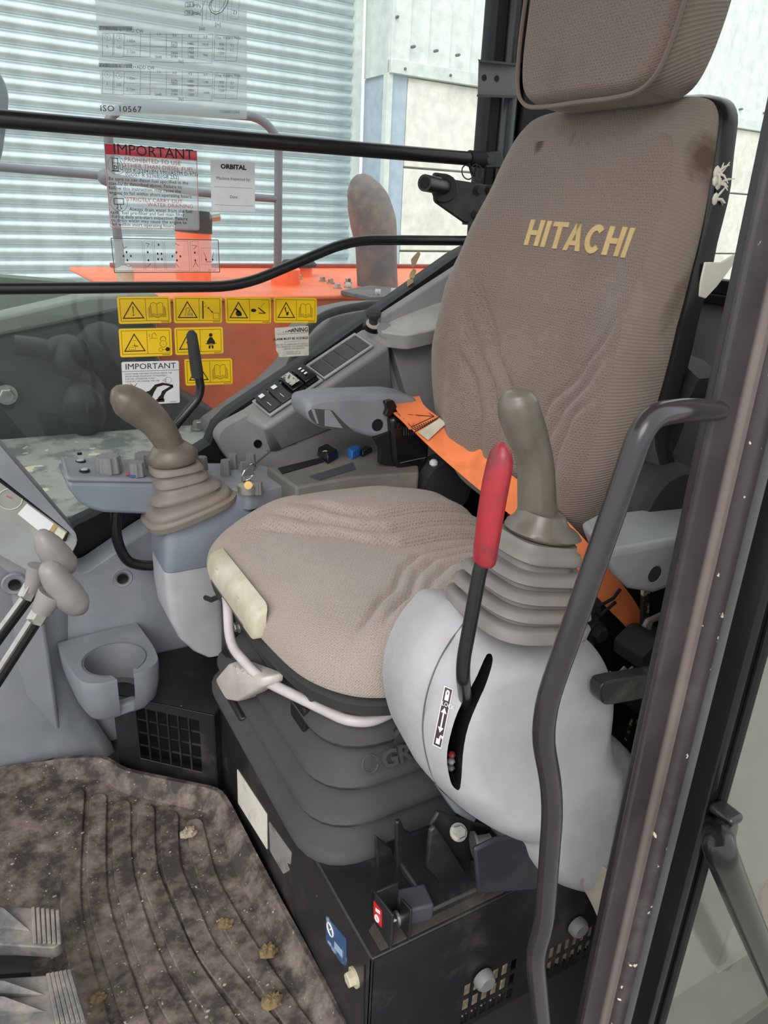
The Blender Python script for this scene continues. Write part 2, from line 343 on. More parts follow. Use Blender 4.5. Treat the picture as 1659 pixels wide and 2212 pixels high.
M['ground'] = mat('yard_concrete', (150, 150, 142), 0.9, dirt=(128, 128, 120), dirt_amt=0.6, dirt_scale=2, bump=0.2, bump_scale=30)
M['refl_pale'] = mat('pale_reflection_tone', (240, 244, 232), 0.85, dirt=(190, 192, 180), dirt_amt=0.5)  # this and the next two: tones of the reflections in the door glass
M['refl_blue'] = mat('blue_grey_reflection_tone', (196, 206, 214), 0.85)
M['refl_peach'] = mat('peach_reflection_tone', (226, 178, 148), 0.8)
M['yellow'] = mat('yellow_decal', (255, 206, 26), 0.35, var=0.02)
M['ink'] = mat('black_ink', (34, 26, 20), 0.5, var=0.0)
M['ink_faint'] = mat('grey_ink', (96, 104, 106), 0.5, var=0.0)
M['white_decal'] = mat('white_decal', (232, 232, 234), 0.4, var=0.02, dirt=(196, 200, 204), dirt_amt=0.3, dirt_scale=20)
M['white_label'] = mat('grubby_white_label', (222, 218, 204), 0.6, dirt=(170, 162, 146), dirt_amt=0.6, dirt_scale=26, dirt_lo=0.5, dirt_hi=0.7)
M['silver_label'] = mat('worn_silver_label', (142, 138, 136), 0.5, dirt=(90, 84, 80), dirt_amt=0.8, dirt_scale=22)
M['red_decal'] = mat('red_decal', (206, 42, 44), 0.4, dirt=(230, 200, 196), dirt_amt=0.7, dirt_scale=40, dirt_lo=0.62, dirt_hi=0.66)
M['blue_decal'] = mat('blue_decal', (52, 84, 122), 0.45, dirt=(150, 170, 186), dirt_amt=0.8, dirt_scale=34, dirt_lo=0.55, dirt_hi=0.62)
M['blue_switch'] = mat('blue_switch_plastic', (48, 112, 190), 0.4)
M['red_ring'] = mat('red_mark', (196, 50, 60), 0.5); M['blue_ring'] = mat('blue_mark', (50, 100, 200), 0.5)
M['pink_ink'] = mat('faded_red_ink', (204, 92, 108), 0.5, var=0.0)
M['logo'] = mat('tan_print', (208, 178, 126), 0.75, dirt=(188, 158, 112), dirt_amt=0.5, dirt_scale=40)
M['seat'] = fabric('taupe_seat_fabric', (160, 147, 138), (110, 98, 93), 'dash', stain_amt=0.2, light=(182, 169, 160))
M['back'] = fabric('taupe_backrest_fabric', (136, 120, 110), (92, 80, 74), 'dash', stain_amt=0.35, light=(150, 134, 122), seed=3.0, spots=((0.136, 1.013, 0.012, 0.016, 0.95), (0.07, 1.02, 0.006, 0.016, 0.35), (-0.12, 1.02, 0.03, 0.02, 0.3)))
M['cord_back'] = fabric('corded_backrest_side', (130, 116, 106), (160, 147, 136), 'cord', stain_amt=0.4, light=(142, 127, 116), seed=5.0, cord_amt=0.16, spots=((-0.165, 1.000, 0.034, 0.030, 0.8), (-0.225, 0.84, 0.016, 0.05, 0.5)))
M['cord'] = fabric('corded_seat_fabric', (128, 114, 104), (176, 164, 152), 'cord', stain_amt=0.45, light=(140, 124, 112), seed=5.0, spots=((-0.155, 1.005, 0.020, 0.024, 0.7), (-0.19, 0.82, 0.014, 0.05, 0.6), (-0.10, 1.13, 0.03, 0.05, 0.4)))
M['foam'] = mat('torn_white_lining', (222, 216, 204), 0.9, dirt=(186, 176, 158), dirt_amt=0.5)
M['filter'] = mat('beige_filter_paper', (168, 154, 132), 0.95, dirt=(120, 106, 88), dirt_amt=0.5, dirt_scale=20)
M['rag'] = mat('beige_plastic_sheet', (168, 158, 144), 0.6, dirt=(140, 130, 116), dirt_amt=0.4)
M['screen'] = mat('display_glass', (150, 150, 144), 0.18, dirt=(190, 186, 176), dirt_amt=0.4)
M['sticker_clear'] = film('clear_decal_film', (226, 234, 236), 0.76)
M['sticker_chart'] = film('translucent_chart_film', (226, 238, 238), 0.62)
M['sticker_red'] = film('translucent_red_film', (214, 40, 66), 0.14)
M['glass'] = film('window_glass', (200, 206, 200), 0.975, gloss=0.015, tint=(249, 253, 252))
M['glass_door'] = film('dusty_door_glass', (150, 150, 142), 0.78, gloss=0.04, tint=(238, 239, 236))

# ================================================================== STRUCTURE: yard and workshop behind
X1, Y1, Z1 = V(1, 0, 0), V(0, 1, 0), V(0, 0, 1)
struct(obj('ground', MB().box2((-14, -12, -1.25), (22, 20, -1.1)), M['ground']))
wa = math.radians(4.5); WD = V(math.cos(wa), math.sin(wa), 0); WN = V(-math.sin(wa), math.cos(wa), 0)
D0 = P(757, 300, y=5.5)                               # a point on the roller shutter's right-hand edge
zc = PP(843, 157, P(843, 157, y=5.12), WN).z
C0 = P(843, 157, y=5.12)                              # lower corner of the cladding
def wall_pt(px, py): return PP(px, py, C0, WN)
sh = thing('roller_shutter', 'closed galvanised roller shutter of horizontal slats seen through the side window', 'shutter', V(D0.x - 1.6, D0.y, -1.1))
pitch = 0.0762; z0 = P(757, 660, y=5.5).z - 0.1; first = None
prof = []
for k in range(11):
    t = k / 10.0; prof.append((-0.022 * math.sin(math.pi * min(1, t * 1.12)) ** 0.8 if t < 0.9 else 0.006, t * pitch))
a0, a1 = -4.6, 0.0
for i in range(40):
    z = z0 + i * pitch
    if first is None:
        rings = [[D0 * 1 + WD * a + WN * n_ + V(0, 0, z + h - D0.z) for n_, h in prof + [(0.010, pitch), (0.010, 0)]] for a in (a0, a1)]
        first = obj('slat', MB().loft(rings), M['shutter'], sh, ang=50)
    else: clone(first, (0, 0, i * pitch))
mb = MB(); mb.box(D0 + WD * 0.03 + WN * 0.02 + V(0, 0, 0.6), (0.06, 0.12, 4.2), (WD, WN, Z1)); obj('guide_rail', mb, M['flashing'], sh)
# wall beside the shutter: concrete panels below, profiled sheets above
wl_ = wall_pt(848, 300) - WD * 0.0; wall_len = 7.0
wb = struct(obj('wall_back', MB().box(V(C0.x, C0.y, 0) + WD * (wall_len / 2 + 0.2) + WN * 0.16 + V(0, 0, 1.2), (wall_len, 0.10, 4.6), (WD, WN, Z1)), M['concrete'], loc=V(C0.x, C0.y, -1.1)))
zj = wall_pt(1590, 418).z; ph = zc - zj; xs0 = (wall_pt(880, 300) - C0).dot(WD)
for r in range(4):
    zt = zc - r * ph
    if zt < -1.05: break
    zb = max(-1.1, zt - ph)
    for k in range(3):
        u0, u1 = xs0 + k * 2.3, xs0 + (k + 1) * 2.3
        c = V(C0.x, C0.y, 0) + WD * ((u0 + u1) / 2) + WN * 0.075 + V(0, 0, (zt + zb) / 2)
        obj('concrete_panel', MB().box(c, (u1 - u0 - 0.012, 0.09, zt - zb - 0.014), (WD, WN, Z1)), M['concrete'], wb, bevel=0.006)
# profiled white sheets
rp = (wall_pt(977, 100) - wall_pt(931, 100)).length
us0 = (wall_pt(884, 150) - C0).dot(WD)
sheet_w = rp * 5; shp = None
for k in range(6):
    pts = []
    for j in range(5):
        u = j * rp
        for du, dn in ((0, 0), (rp * 0.5, 0), (rp * 0.62, -0.035), (rp * 0.88, -0.035)): pts.append((u + du, dn))
    pts.append((sheet_w, 0))
    b_ = V(C0.x, C0.y, 0) + WD * us0 + WN * 0.05
    lo = [b_ + WD * u + WN * n_ for u, n_ in pts]; hi_z = zc + 1.7; lo_z = zc + 0.085
    if shp is None:
        mb = MB(); rg_ = lo + [p + WN * 0.02 for p in (lo[-1], lo[0])]; mb.loft([[p + Z1 * lo_z for p in rg_], [p + Z1 * hi_z for p in rg_]])
        shp = obj('cladding_sheet', mb, M['cladding'], wb, ang=20)
    else: clone(shp, WD * (sheet_w * k))
mb = MB(); mb.box(V(C0.x, C0.y, zc + 0.042) + WD * 3.6 + WN * 0.015, (7.2, 0.05, 0.085), (WD, WN, Z1)); obj('drip_flashing', mb, M['flashing'], wb, bevel=0.004)
mb = MB(); mb.box(V(C0.x, C0.y, zc + 0.85) + WD * (us0 / 2) + WN * 0.02, (us0, 0.03, 1.7), (WD, WN, Z1)); obj('corner_flashing', mb, M['cladding'], wb)
rec = (D0 - C0).dot(WN)
mb = MB(); mb.box(V(C0.x, C0.y, zc + 0.85) + WD * 0.012 + Y1 * (rec / 2), (0.024, rec, 1.7)); obj('return_flashing', mb, M['flashing'], wb)
sc0 = None
for k, (px, py) in enumerate([(873, 149), (971, 163), (857, 37), (893, 101), (942, 110), (989, 119), (1545, 225), (1572, 230), (1600, 236), (1652, 244)]):
    p = wall_pt(px, py); obj('screw', MB().lathe([(0.010, 0.02), (0.010, -0.016), (0.006, -0.024)], p, WN, 8), M['rail'], wb)
# pale blue column under the cladding
ct = thing('steel_column', 'pale blue steel column between the roller shutter and the concrete wall', 'column', V(C0.x, C0.y + 0.2, -1.1))
mb = MB(); mb.box(V(C0.x, C0.y, 0) + Y1 * (rec / 2 + 0.04) + V(0.03, 0, (zc - 1.1) / 2), (0.02, rec - 0.02, zc + 1.1)); obj('web', mb, M['column'], ct)
mb = MB(); us1 = (wall_pt(880, 300) - C0).dot(WD)
mb.box(V(C0.x, C0.y, (zc - 1.1) / 2) + WD * (us1 / 2 + 0.005) + WN * 0.05, (us1 - 0.012, 0.03, zc + 1.1), (WD, WN, Z1)); obj('flange', mb, M['column'], ct)
mb = MB(); mb.box(V(C0.x, C0.y, (zc - 1.1) / 2) + WD * 0.012 + WN * 0.04, (0.045, 0.05, zc + 1.1), (WD, WN, Z1)); obj('edge_highlight', mb, M['flashing'], ct)  # paler strip paints in the highlight along the flange edge

# ================================================================== the machine body outside the window
ZH = P(740, 645, y=2.0).z
hd = thing('engine_hood', 'orange engine hood with flat bolted top behind the side window', 'engine hood', V(0.9, 2.4, 0.3))
def hood_top(px, py): return P(px, py, z=ZH)
front = [V(P(300, 640, y=2.0).x, 2.0, ZH), V(1.9, 2.0, ZH)] + PS([(1200, 760), (670, 760), (620, 830), (460, 915), (391, 850), (343, 775), (338, 700)], y=2.0)
mb = MB(); mb.prism(front, V(0, 0.85, 0)); obj('side_panel', mb, M['orange_dirty'], hd, bevel=0.006)
tp = [V(front[0].x - 0.02, 1.985, ZH), V(1.92, 1.985, ZH), V(1.92, 2.9, ZH), V(0.36, 2.9, ZH)]
mb = MB(); mb.prism(rounded(tp, 0.03), V(0, 0, 0.012)); obj('top_plate', mb, M['orange'], hd, bevel=0.004)
mb = MB(); mb.box2((0.5, 2.86, ZH + 0.012), (1.95, 2.9, ZH + 0.026)); obj('rear_lip', mb, mat('dark_red_lip', (128, 52, 40), 0.5), hd, bevel=0.003)
for px, py in [(646, 612), (697, 616), (714, 621), (729, 632), (752, 620)]:
    p = hood_top(px, py); p.z = ZH + 0.012; obj('bolt', MB().bolt(p, Z1, 0.010, 0.016), M['metal'], hd)
p = hood_top(617, 622); p.z = ZH + 0.012
obj('mount_block', MB().lathe([(0.046, 0), (0.046, 0.044), (0.040, 0.050), (0.0, 0.050)], p, Z1, 20), M['orange'], hd)
p = hood_top(645, 603); p.z = ZH + 0.012
cp = obj('filler_neck', MB().lathe([(0.048, 0), (0.048, 0.035), (0.0, 0.036)], p, Z1, 20), M['orange'], hd)
obj('rubber_cap', MB().lathe([(0.062, 0.030), (0.064, 0.040), (0.052, 0.052), (0.0, 0.054)], p, Z1, 20), M['rubber'], hd)
mb = MB(); pth = PS([(468, 912), (540, 868), (604, 826), (632, 778), (656, 724), (704, 680), (790, 660), (850, 658)], y=1.592)
mb.tube(spline(pth, 5), 0.0095, 10); tag(obj('rubber_hood_seal', mb, M['rubber']), 'thick black rubber seal curving along the orange hood edge', 'seal')
cw = [(470, 940), (600, 850), (650, 800), (672, 730), (720, 685), (800, 668), (1000, 660), (1010, 900), (700, 1000), (480, 1000)]
mb = MB(); mb.prism(PS(cw, y=1.60), V(0, 0.16, 0)); tag(obj('machine_cowl', mb, mat('dusty_dark_cowl', (112, 108, 108), 0.6, dirt=(84, 80, 80), dirt_amt=0.6, dirt_scale=4), bevel=0.01), 'dusty dark grey cowl between cab and orange hood', 'cowl')
# exhaust stack
ex = thing('exhaust_stack', 'rusty curved exhaust stack bolted on the orange hood', 'exhaust pipe', P(815, 645, y=2.2))
def ring_px(rows, y, sq=1.0, n=24, up=None):
    """round sections along a centre line measured in the photo, at depth y: (px, py, half width in px)"""
    c = [P(a, b, y=y) for a, b, _ in rows]; return c, [w * mpp(p) for p, (_, _, w) in zip(c, rows)]
c, r = ring_px([(812, 520, 46), (806, 480, 50), (796, 440, 47), (786, 410, 38), (781, 388, 25), (779, 376, 9)], 2.2); obj('outlet_elbow', MB().tube(spline(c, 4), [interp(list(zip(range(len(r)), r)), i / 4) for i in range(len(c) * 4 - 3)], 24), M['exhaust'], ex)
c, r = ring_px([(816, 628, 44), (814, 580, 44), (812, 520, 45)], 2.2); obj('stack_pipe', MB().tube(c, r, 24), M['exhaust_low'], ex)
zf = ZH + 0.012; fl = [P(736, 627, z=zf + 0.012), P(800, 641, z=zf + 0.012), P(870, 640, z=zf + 0.012), P(862, 622, z=zf + 0.012), P(800, 616, z=zf + 0.012)]
mb = MB(); mb.prism(fl, V(0, 0, -0.012)); obj('flange_plate', mb, M['exhaust_low'], ex, bevel=0.002)
for px, py in [(752, 622), (816, 637), (850, 635)]:
    p = P(px, py, z=zf + 0.012); obj('bolt', MB().bolt(p, Z1, 0.009, 0.016), M['metal'], ex)
# breather pipe
br = thing('orange_breather_pipe', 'orange upright pipe with grey clamped rubber cap in front of the shutter', 'pipe', P(418, 605, y=2.35))
c = [P(418, 605, y=2.35), P(418, 500, y=2.35)]; r = 37 * mpp(c[0]); obj('pipe', MB().tube(c, r, 20), M['orange'], br)
c = [P(418, 502, y=2.35), P(418, 472, y=2.35)]; obj('rubber_cuff', MB().tube(c, r * 1.04, 20), M['rubber'], br)
c = [P(424, 474, y=2.35), P(424, 455, y=2.35)]; obj('cap', MB().tube(c, r * 0.75, 20), M['dark_machine'], br)
c = [P(455, 470, y=2.35), P(474, 468, y=2.35)]; obj('clamp_screw', MB().tube(c, 0.012, 8), M['metal'], br)
# handrail
hr = thing('handrail', 'grey tubular handrail standing on the orange hood', 'handrail', P(605, 600, y=2.3))
obj('frame', MB().tube(PS([(262, 600), (258, 540), (240, 400), (232, 258), (262, 232), (360, 236), (560, 252), (602, 296), (600, 580)], y=2.3), 0.0125, 12, fillet=0.05), M['rail'], hr)
obj('mid_rail', MB().tube(PS([(-60, 356), (225, 380), (430, 417), (598, 430)], y=2.3), 0.0105, 10, fillet=0.05), M['rail'], hr)
for px in (270, 603):
    p = P(px, 592, y=2.3); obj('foot_collar', MB().lathe([(0.024, -0.02), (0.026, 0.012), (0.016, 0.024)], p, Z1, 14), M['ivory'], hr)
p = P(228, 383, y=2.28); obj('clamp', MB().ball(p, 0.022, 0.02, 0.022, 10), M['rail'], hr)
# front deck
dk = thing('machine_deck', 'dark machinery deck and grey beam outside the lower window', 'machine deck', V(0.1, 1.85, 0.3))
mb = MB(); mb.prism(PS([(-700, 900), (-90, 745), (100, 708), (260, 670), (338, 690), (343, 775), (391, 846), (470, 890), (470, 935), (-90, 965), (-700, 1040)], y=1.87), V(0, 0.12, 0)); obj('dark_panel', mb, M['dark_machine'], dk, bevel=0.01)
mb = MB(); mb.prism(PS([(-700, 780), (-90, 694), (0, 684), (190, 640), (345, 636), (345, 664), (270, 668), (100, 706), (-90, 742), (-700, 880)], y=1.86), V(0, 0.1, 0)); obj('beam', mb, mat('pale_green_beam', (118, 122, 114), 0.6, dirt=(96, 100, 94), dirt_amt=0.5), dk, bevel=0.008)
mb = MB(); mb.prism(PS([(-500, 560), (170, 612), (170, 650), (0, 690), (-500, 740)], y=2.4), V(0, 0.1, 0)); obj('rear_guard', mb, mat('dark_green_guard', (92, 104, 90), 0.7), dk)
mb = MB(); mb.tube(spline(PS([(30, 745), (90, 752), (105, 760), (130, 745), (165, 750), (185, 800), (205, 840), (180, 900)], y=1.80), 4), 0.022, 10); obj('hose', mb, M['dark_rubber'], dk)
mb = MB(); mb.ball(P(182, 880, y=1.80), 0.05, 0.04, 0.07, 16); mb.ball(P(150, 770, y=1.8), 0.04, 0.04, 0.05, 14); mb.ball(P(225, 770, y=1.82), 0.07, 0.04, 0.08, 14); obj('swivel_joint', mb, M['dark_rubber'], dk)
p = P(14, 852, y=1.86); obj('bolt', MB().bolt(p, -Y1, 0.017, 0.02), M['metal'], dk)
pl_ = [V(-0.5, 1.34, 0.385), V(0.62, 1.34, 0.385), V(0.62, 1.80, 0.40), V(0.47, 1.79, 0.40), V(-0.5, 1.86, 0.40)]
tb = thing('toolbox_lid', 'flat grey steel toolbox lid with flaking paint outside the window', 'toolbox', V(0, 1.6, 0.1))
mb = MB(); mb.prism(pl_, V(0, 0, -0.02)); obj('lid', mb, M['toolbox'], tb, bevel=0.003)
mb = MB(); mb.box2((-0.45, 1.36, -0.3), (0.40, 1.58, 0.37)); obj('box', mb, M['dark_machine'], tb)
p = P(429, 926, z=0.40); obj('bolt', MB().bolt(p, Z1, 0.014, 0.02), M['metal'], tb)
# mirror at the left edge, on its own stalk from the deck
mm_ = thing('wing_mirror', 'grey mirror housing cut by the left edge, outside the window', 'mirror', P(-60, 700, y=1.6))
obj('stalk', MB().tube([P(-60, 330, y=1.575), P(-90, 500, y=1.65), P(-90, 740, y=1.88)], 0.010, 10, fillet=0.05), M['rail'], mm_)
mb = MB(); mb.prism(rounded(PS([(-90, 110), (0, 150), (20, 200), (18, 240), (6, 330), (0, 352), (-90, 360)], y=1.55), 0.02), V(0, 0.05, 0)); obj('housing', mb, mat('grey_mirror_shell', (128, 138, 142), 0.5), mm_, bevel=0.008)

# ================================================================== CAB SHELL
struct(obj('floor', MB().box2((-0.75, 0.27, -0.06), (1.06, 1.30, 0.0)), M['floor']))
sill = [V(-0.75, 1.255, 0.24), V(-0.06, 1.255, 0.27), P(166, 1134, y=1.255), P(222, 1107, y=1.255), P(455, 960, y=1.255), P(470, 922, y=1.255), P(500, 892, y=1.255), P(700, 757, y=1.255), P(992, 550, y=1.255), V(1.06, 1.255, 0.93)]
mb = MB(); mb.prism(sill + [V(1.06, 1.255, -0.06), V(-0.75, 1.255, -0.06)], V(0, 0.045, 0)); struct(obj('wall_right', mb, M['black_clean']))
wr = struct(obj('window_1', MB().prism([V(-0.75, 1.275, 0.22), V(1.02, 1.275, 0.30), V(1.02, 1.275, 1.62), V(-0.75, 1.275, 1.62)], V(0, 0.004, 0)), M['glass']))
struct(obj('wall_rear', MB().box2((1.05, 0.30, -0.06), (1.09, 1.30, 0.80)), mat('grey_rear_wall_plastic', (124, 126, 127), 0.6, bump=0.12, bump_scale=900), bevel=0.004))
mb = MB(); mb.box2((1.035, 0.30, 0.80), (1.09, 1.30, 0.815)); mb.box2((1.045, 0.30, 0.815), (1.08, 1.30, 0.836)); struct(obj('trim_1', mb, M['black_clean'], bevel=0.002))
struct(obj('window_2', MB().box2((1.066, 0.30, 0.83), (1.070, 1.30, 1.62)), M['glass']))
struct(obj('ceiling', MB().box2((-0.78, 0.25, 1.62), (1.10, 1.32, 1.70)), M['trim_warm'], bevel=0.02))
struct(obj('trim_2', MB().box2((-0.76, 1.235, -0.02), (-0.70, 1.30, 1.62)), M['black_clean'], bevel=0.004))
# rear right corner post
rp_ = thing('corner_post', 'black rear corner post of the cab beside the headrest', 'cab post', V(0.98, 1.28, 0.8))
xa, xb, xc, xd = [P(px, 150, y=1.26).x for px in (1063, 1085, 1122, 1175)]
mb = MB(); mb.box2((xa, 1.255, 0.80), (xb, 1.30, 1.62)); obj('outer_flange', mb, M['black_clean'], rp_, bevel=0.003)
mb = MB(); mb.tube([V((xb + xc) / 2, 1.262, 0.80), V((xb + xc) / 2, 1.262, 1.62)], (xc - xb) * 0.52, 10); obj('post_tube', mb, mat('black_post_gloss', (62, 66, 70), 0.25), rp_)
mb = MB(); mb.box2((xc, 1.24, 0.80), (xd + 0.05, 1.30, 1.62)); obj('inner_flange', mb, M['black_clean'], rp_, bevel=0.003)
mb = MB(); mb.box2((P(1128, 60, y=1.24).x, 1.225, P(1128, 140, y=1.24).z), (P(1142, 60, y=1.24).x, 1.245, 1.5)); obj('clip_strip', mb, M['black_gloss'], rp_, bevel=0.002)
# door post at the near right: plates, strip, scuffed ridge and rubber seal, all upright
dp = thing('door_post', 'tall grey brown door post with scuffed ridge at the near right', 'cab post', V(0.43, 0.31, -0.05))
def xr(px, y): return P(px, 1392, y=y).x
def post(name, p0, p1, y0, y1, m, bev=0.003, seg=2): return obj(name, MB().box2((xr(p0, y0), y0, -0.06), (xr(p1, y0), y1, 1.62)), m, dp, bevel=bev, seg=seg)
post('inner_plate', 1437, 1481, 0.312, 0.318, M['pillar'], 0.002)
post('groove', 1479, 1494, 0.316, 0.319, M['black_clean'], 0.001)
obj('post_body', MB().box2((xr(1450, 0.365), 0.322, -0.06), (xr(1562, 0.302), 0.365, 1.62)), M['pillar'], dp, bevel=0.003)
post('brown_strip', 1491, 1530, 0.310, 0.322, M['strip'], 0.004)
post('scuffed_ridge', 1528, 1562, 0.302, 0.322, M['pillar_scuff'], 0.008, 3)
xs = xr(1580, 0.297); mb = MB(); mb.tube([V(xs, 0.300, -0.06), V(xs, 0.300, 1.62)], (xr(1599, 0.297) - xr(1562, 0.297)) / 2, 14); obj('rubber_seal', mb, M['seal'], dp)
zq = P(1560, 1492, y=0.29).z; mb = MB(); mb.lathe([(0.0078, 0), (0.0078, 0.002)], V(xs, 0.300, zq), Z1, 14); obj('seal_joint', mb, M['rubber'], dp)
# open door folded back against the cab side
dr = thing('open_cab_door', 'open cab door with black frame and dusty glass at the right edge', 'door', V(0.5, 0.27, -0.05))
x0, x1 = xr(1597, 0.285), xr(1638, 0.285)
mb = MB(); mb.box2((x0, 0.275, -0.06), (x1, 0.300, 1.6)); obj('frame', mb, M['black_gloss'], dr, bevel=0.004)
mb = MB(); mb.tube([V(x0 + (x1 - x0) * 0.45, 0.272, -0.06), V(x0 + (x1 - x0) * 0.45, 0.272, 1.6)], 0.0035, 8); obj('frame_bead', mb, M['black_clean'], dr)
mb = MB(); mb.box2((x1, 0.285, -0.06), (x1 + 0.014, 0.295, 1.6)); obj('glass_border', mb, M['seal'], dr, bevel=0.002)
mb = MB(); mb.box2((x1 + 0.012, 0.288, -0.06), (1.3, 0.292, 1.6)); obj('pane', mb, M['glass_door'], dr)
hp = PS([(1545, 1800), (1552, 1830), (1600, 1950), (1720, 2230)], y=0.24); 
hb = obj('door_handle', MB().tube([P(1560, 1776, y=0.276), P(1552, 1800, y=0.258)] + hp[1:], 0.0125, 16, fillet=0.03), M['black_gloss'], dr)
p = P(1568, 1756, y=0.262); mb = MB(); mb.box(p, (0.016, 0.022, 0.008)); obj('latch_tab', mb, M['bar'], dr, bevel=0.003)
# machine side below and behind the door glass
sp_ = thing('machine_side_panel', 'pale grey machine side panel behind the door glass with reflections painted on as bands', 'side panel', V(0.9, 0.38, -0.5))
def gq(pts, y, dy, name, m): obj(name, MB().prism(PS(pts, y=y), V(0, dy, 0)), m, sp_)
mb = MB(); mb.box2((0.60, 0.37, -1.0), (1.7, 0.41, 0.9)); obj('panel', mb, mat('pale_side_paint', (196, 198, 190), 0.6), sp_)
gq([(1640, 1930), (1760, 1740), (1760, 2130), (1660, 2130)], 0.369, -0.003, 'peach_reflection', M['refl_peach'])  # reflections in the door glass, painted as coloured bands on the panel
gq([(1575, 2010), (1625, 1960), (1700, 2120), (1580, 2250), (1500, 2250)], 0.369, -0.003, 'pale_reflection', M['refl_pale'])
gq([(1600, 2110), (1660, 2040), (1760, 2160), (1680, 2300), (1540, 2300)], 0.366, -0.003, 'blue_reflection', M['refl_blue'])
# ================================================================== OPERATOR SEAT
YC = 0.808
seat = thing('operator_seat', 'taupe fabric operator seat with tall printed backrest and headrest on black bellows', 'seat', V(0.49, YC, 0.2))
def pillow(outline, to3, H, z_of, R, p, nr, name, mats, sidefn=None, back=0.0, uvo=(0, 0), n=6, parent=None, ang=75):
    """upholstered pad: outline in its own plane, front height H, edges rounded over R; to3 maps (a, b, h) to the world"""
    O = spline([Vector((a, b, 0)) for a, b in outline], n, True); m = len(O)
    c = sum(O, Vector()) / m
    mb = MB(); uv = []; g_ = []
    rho = [1 - (k / nr) ** 1.7 for k in range(nr)] 
    for r in rho:
        for q in O:
            a = c + (q - c) * r; d = (1 - r) * (q - c).length
            t = min(1.0, d / R); g = (1 - (1 - t) ** p) ** (1 / p) if t < 1 else 1.0
            h = H(a.x, a.y); hb = z_of(a.x, a.y); z = hb + (h - hb) * g
            mb.v.append(to3(a.x, a.y, z)); dirv = (q - c).normalized()
            uv.append((a.x + dirv.x * abs(h - z) + uvo[0], a.y + dirv.y * abs(h - z) + uvo[1])); g_.append((g, a))
    mb.v.append(to3(c.x, c.y, H(c.x, c.y))); uv.append((c.x, c.y)); g_.append((1, c))
    for k in range(nr - 1):
        for i in range(m):
            j = (i + 1) % m; mb.f.append((k * m + i, k * m + j, (k + 1) * m + j, (k + 1) * m + i))
    for i in range(m): mb.f.append(((nr - 1) * m + i, (nr - 1) * m + (i + 1) % m, len(mb.v) - 1))
    # tuck under to the back
    b0 = len(mb.v); hb = z_of
    for q in O:
        a = c + (q - c) * 0.93; mb.v.append(to3(a.x, a.y, z_of(a.x, a.y) - back)); uv.append((a.x, a.y)); g_.append((0, a))
    for i in range(m): mb.f.append((b0 + (i + 1) % m, b0 + i, i, (i + 1) % m))
    mb.f.append(tuple(range(b0, b0 + m)))
    o = obj(name, mb, mats[0], parent or seat, ang=ang, uv=uv)
    if sidefn:
        o.data.materials.append(mats[1])
        for f in o.data.polygons:
            vs_ = [g_[i] for i in f.vertices]; g = sum(x[0] for x in vs_) / len(vs_); a = sum((x[1] for x in vs_), Vector()) / len(vs_)
            if sidefn(g, a): f.material_index = 1
    def surf(a, b):
        q = Vector((a, b, 0)) - c; Lr = 1e9; un = q.normalized()
        for e0, e1 in zip(O, O[1:] + O[:1]):
            ed = e1 - e0; den = un.x * ed.y - un.y * ed.x
            if abs(den) < 1e-12: continue
            w0 = e0 - c; tt = (w0.x * ed.y - w0.y * ed.x) / den; ss_ = (w0.x * un.y - w0.y * un.x) / den
            if tt > 0 and -1e-6 <= ss_ <= 1 + 1e-6: Lr = min(Lr, tt)
        d = max(0.0, Lr - q.length); t = min(1.0, d / R); g = (1 - (1 - t) ** p) ** (1 / p) if t < 1 else 1.0
        hb = z_of(a, b); return hb + (H(a, b) - hb) * g
    SURF[name] = surf
    return o
SURF = {}
# cushion
def cush_w(x): return interp([(0.28, 0.20), (0.34, 0.165), (0.42, 0.105), (0.48, 0.045), (0.51, 0.026), (0.7, 0.022)], x)
def cush_H(x, y):
    dy = y - YC; d = abs(dy) - cush_w(x); h = 0.474
    fade = sstep(0.30, 0.40, x)
    fade *= 1 - sstep(0.14, 0.19, abs(dy))
    for k in range(3): h += fade * (0.0085 * sstep(-0.010, 0.012, d - 0.036 * k) - 0.0070 * math.exp(-((d - 0.036 * k + 0.006) / 0.0065) ** 2))
    h += 0.024 * sstep(0.13, 0.22, abs(dy)) * sstep(0.28, 0.42, x) + 0.010 * sstep(0.12, 0.2, dy)
    h += -0.018 * sstep(0.40, 0.27, x) - 0.022 * sstep(0.56, 0.72, x)
    return h
co = [(.268, .90), (.266, .96), (.276, 1.006), (.315, 1.034), (.40, 1.042), (.50, 1.040), (.60, 1.026), (.675, .985), (.705, .90), (.71, .815), (.702, .72), (.675, .65), (.60, .605), (.50, .588), (.42, .585), (.37, .592), (.328, .612), (.298, .65), (.282, .70), (.272, .80)]
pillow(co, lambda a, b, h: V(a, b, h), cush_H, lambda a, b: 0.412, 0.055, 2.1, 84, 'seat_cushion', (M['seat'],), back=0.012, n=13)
# backrest: a = lateral, b = height, h = depth towards the front
AS = 0.024
def bx(h): return interp([(0.42, 0.735), (0.50, 0.712), (0.60, 0.700), (0.70, 0.702), (0.80, 0.716), (0.88, 0.735), (0.97, 0.760), (1.06, 0.785)], h)
def back_w(h): return interp([(0.45, 0.022), (0.62, 0.024), (0.67, 0.045), (0.73, 0.10), (0.80, 0.15), (0.86, 0.2)], h)
def back_H(a, b):
    x = bx(b); f = 0.0; d = abs(a - 0.4 * AS) - back_w(b); fade = 1 - sstep(0.80, 0.90, b)
    fade *= 1 - sstep(0.13, 0.18, abs(a - AS))
    for k in range(3): f += fade * (0.0075 * sstep(-0.010, 0.012, d - 0.036 * k) - 0.0060 * math.exp(-((d - 0.036 * k + 0.006) / 0.007) ** 2))
    f += 0.030 * sstep(0.09, 0.20, abs(a - AS)) * (1 - sstep(0.78, 1.0, b))
    return x - f
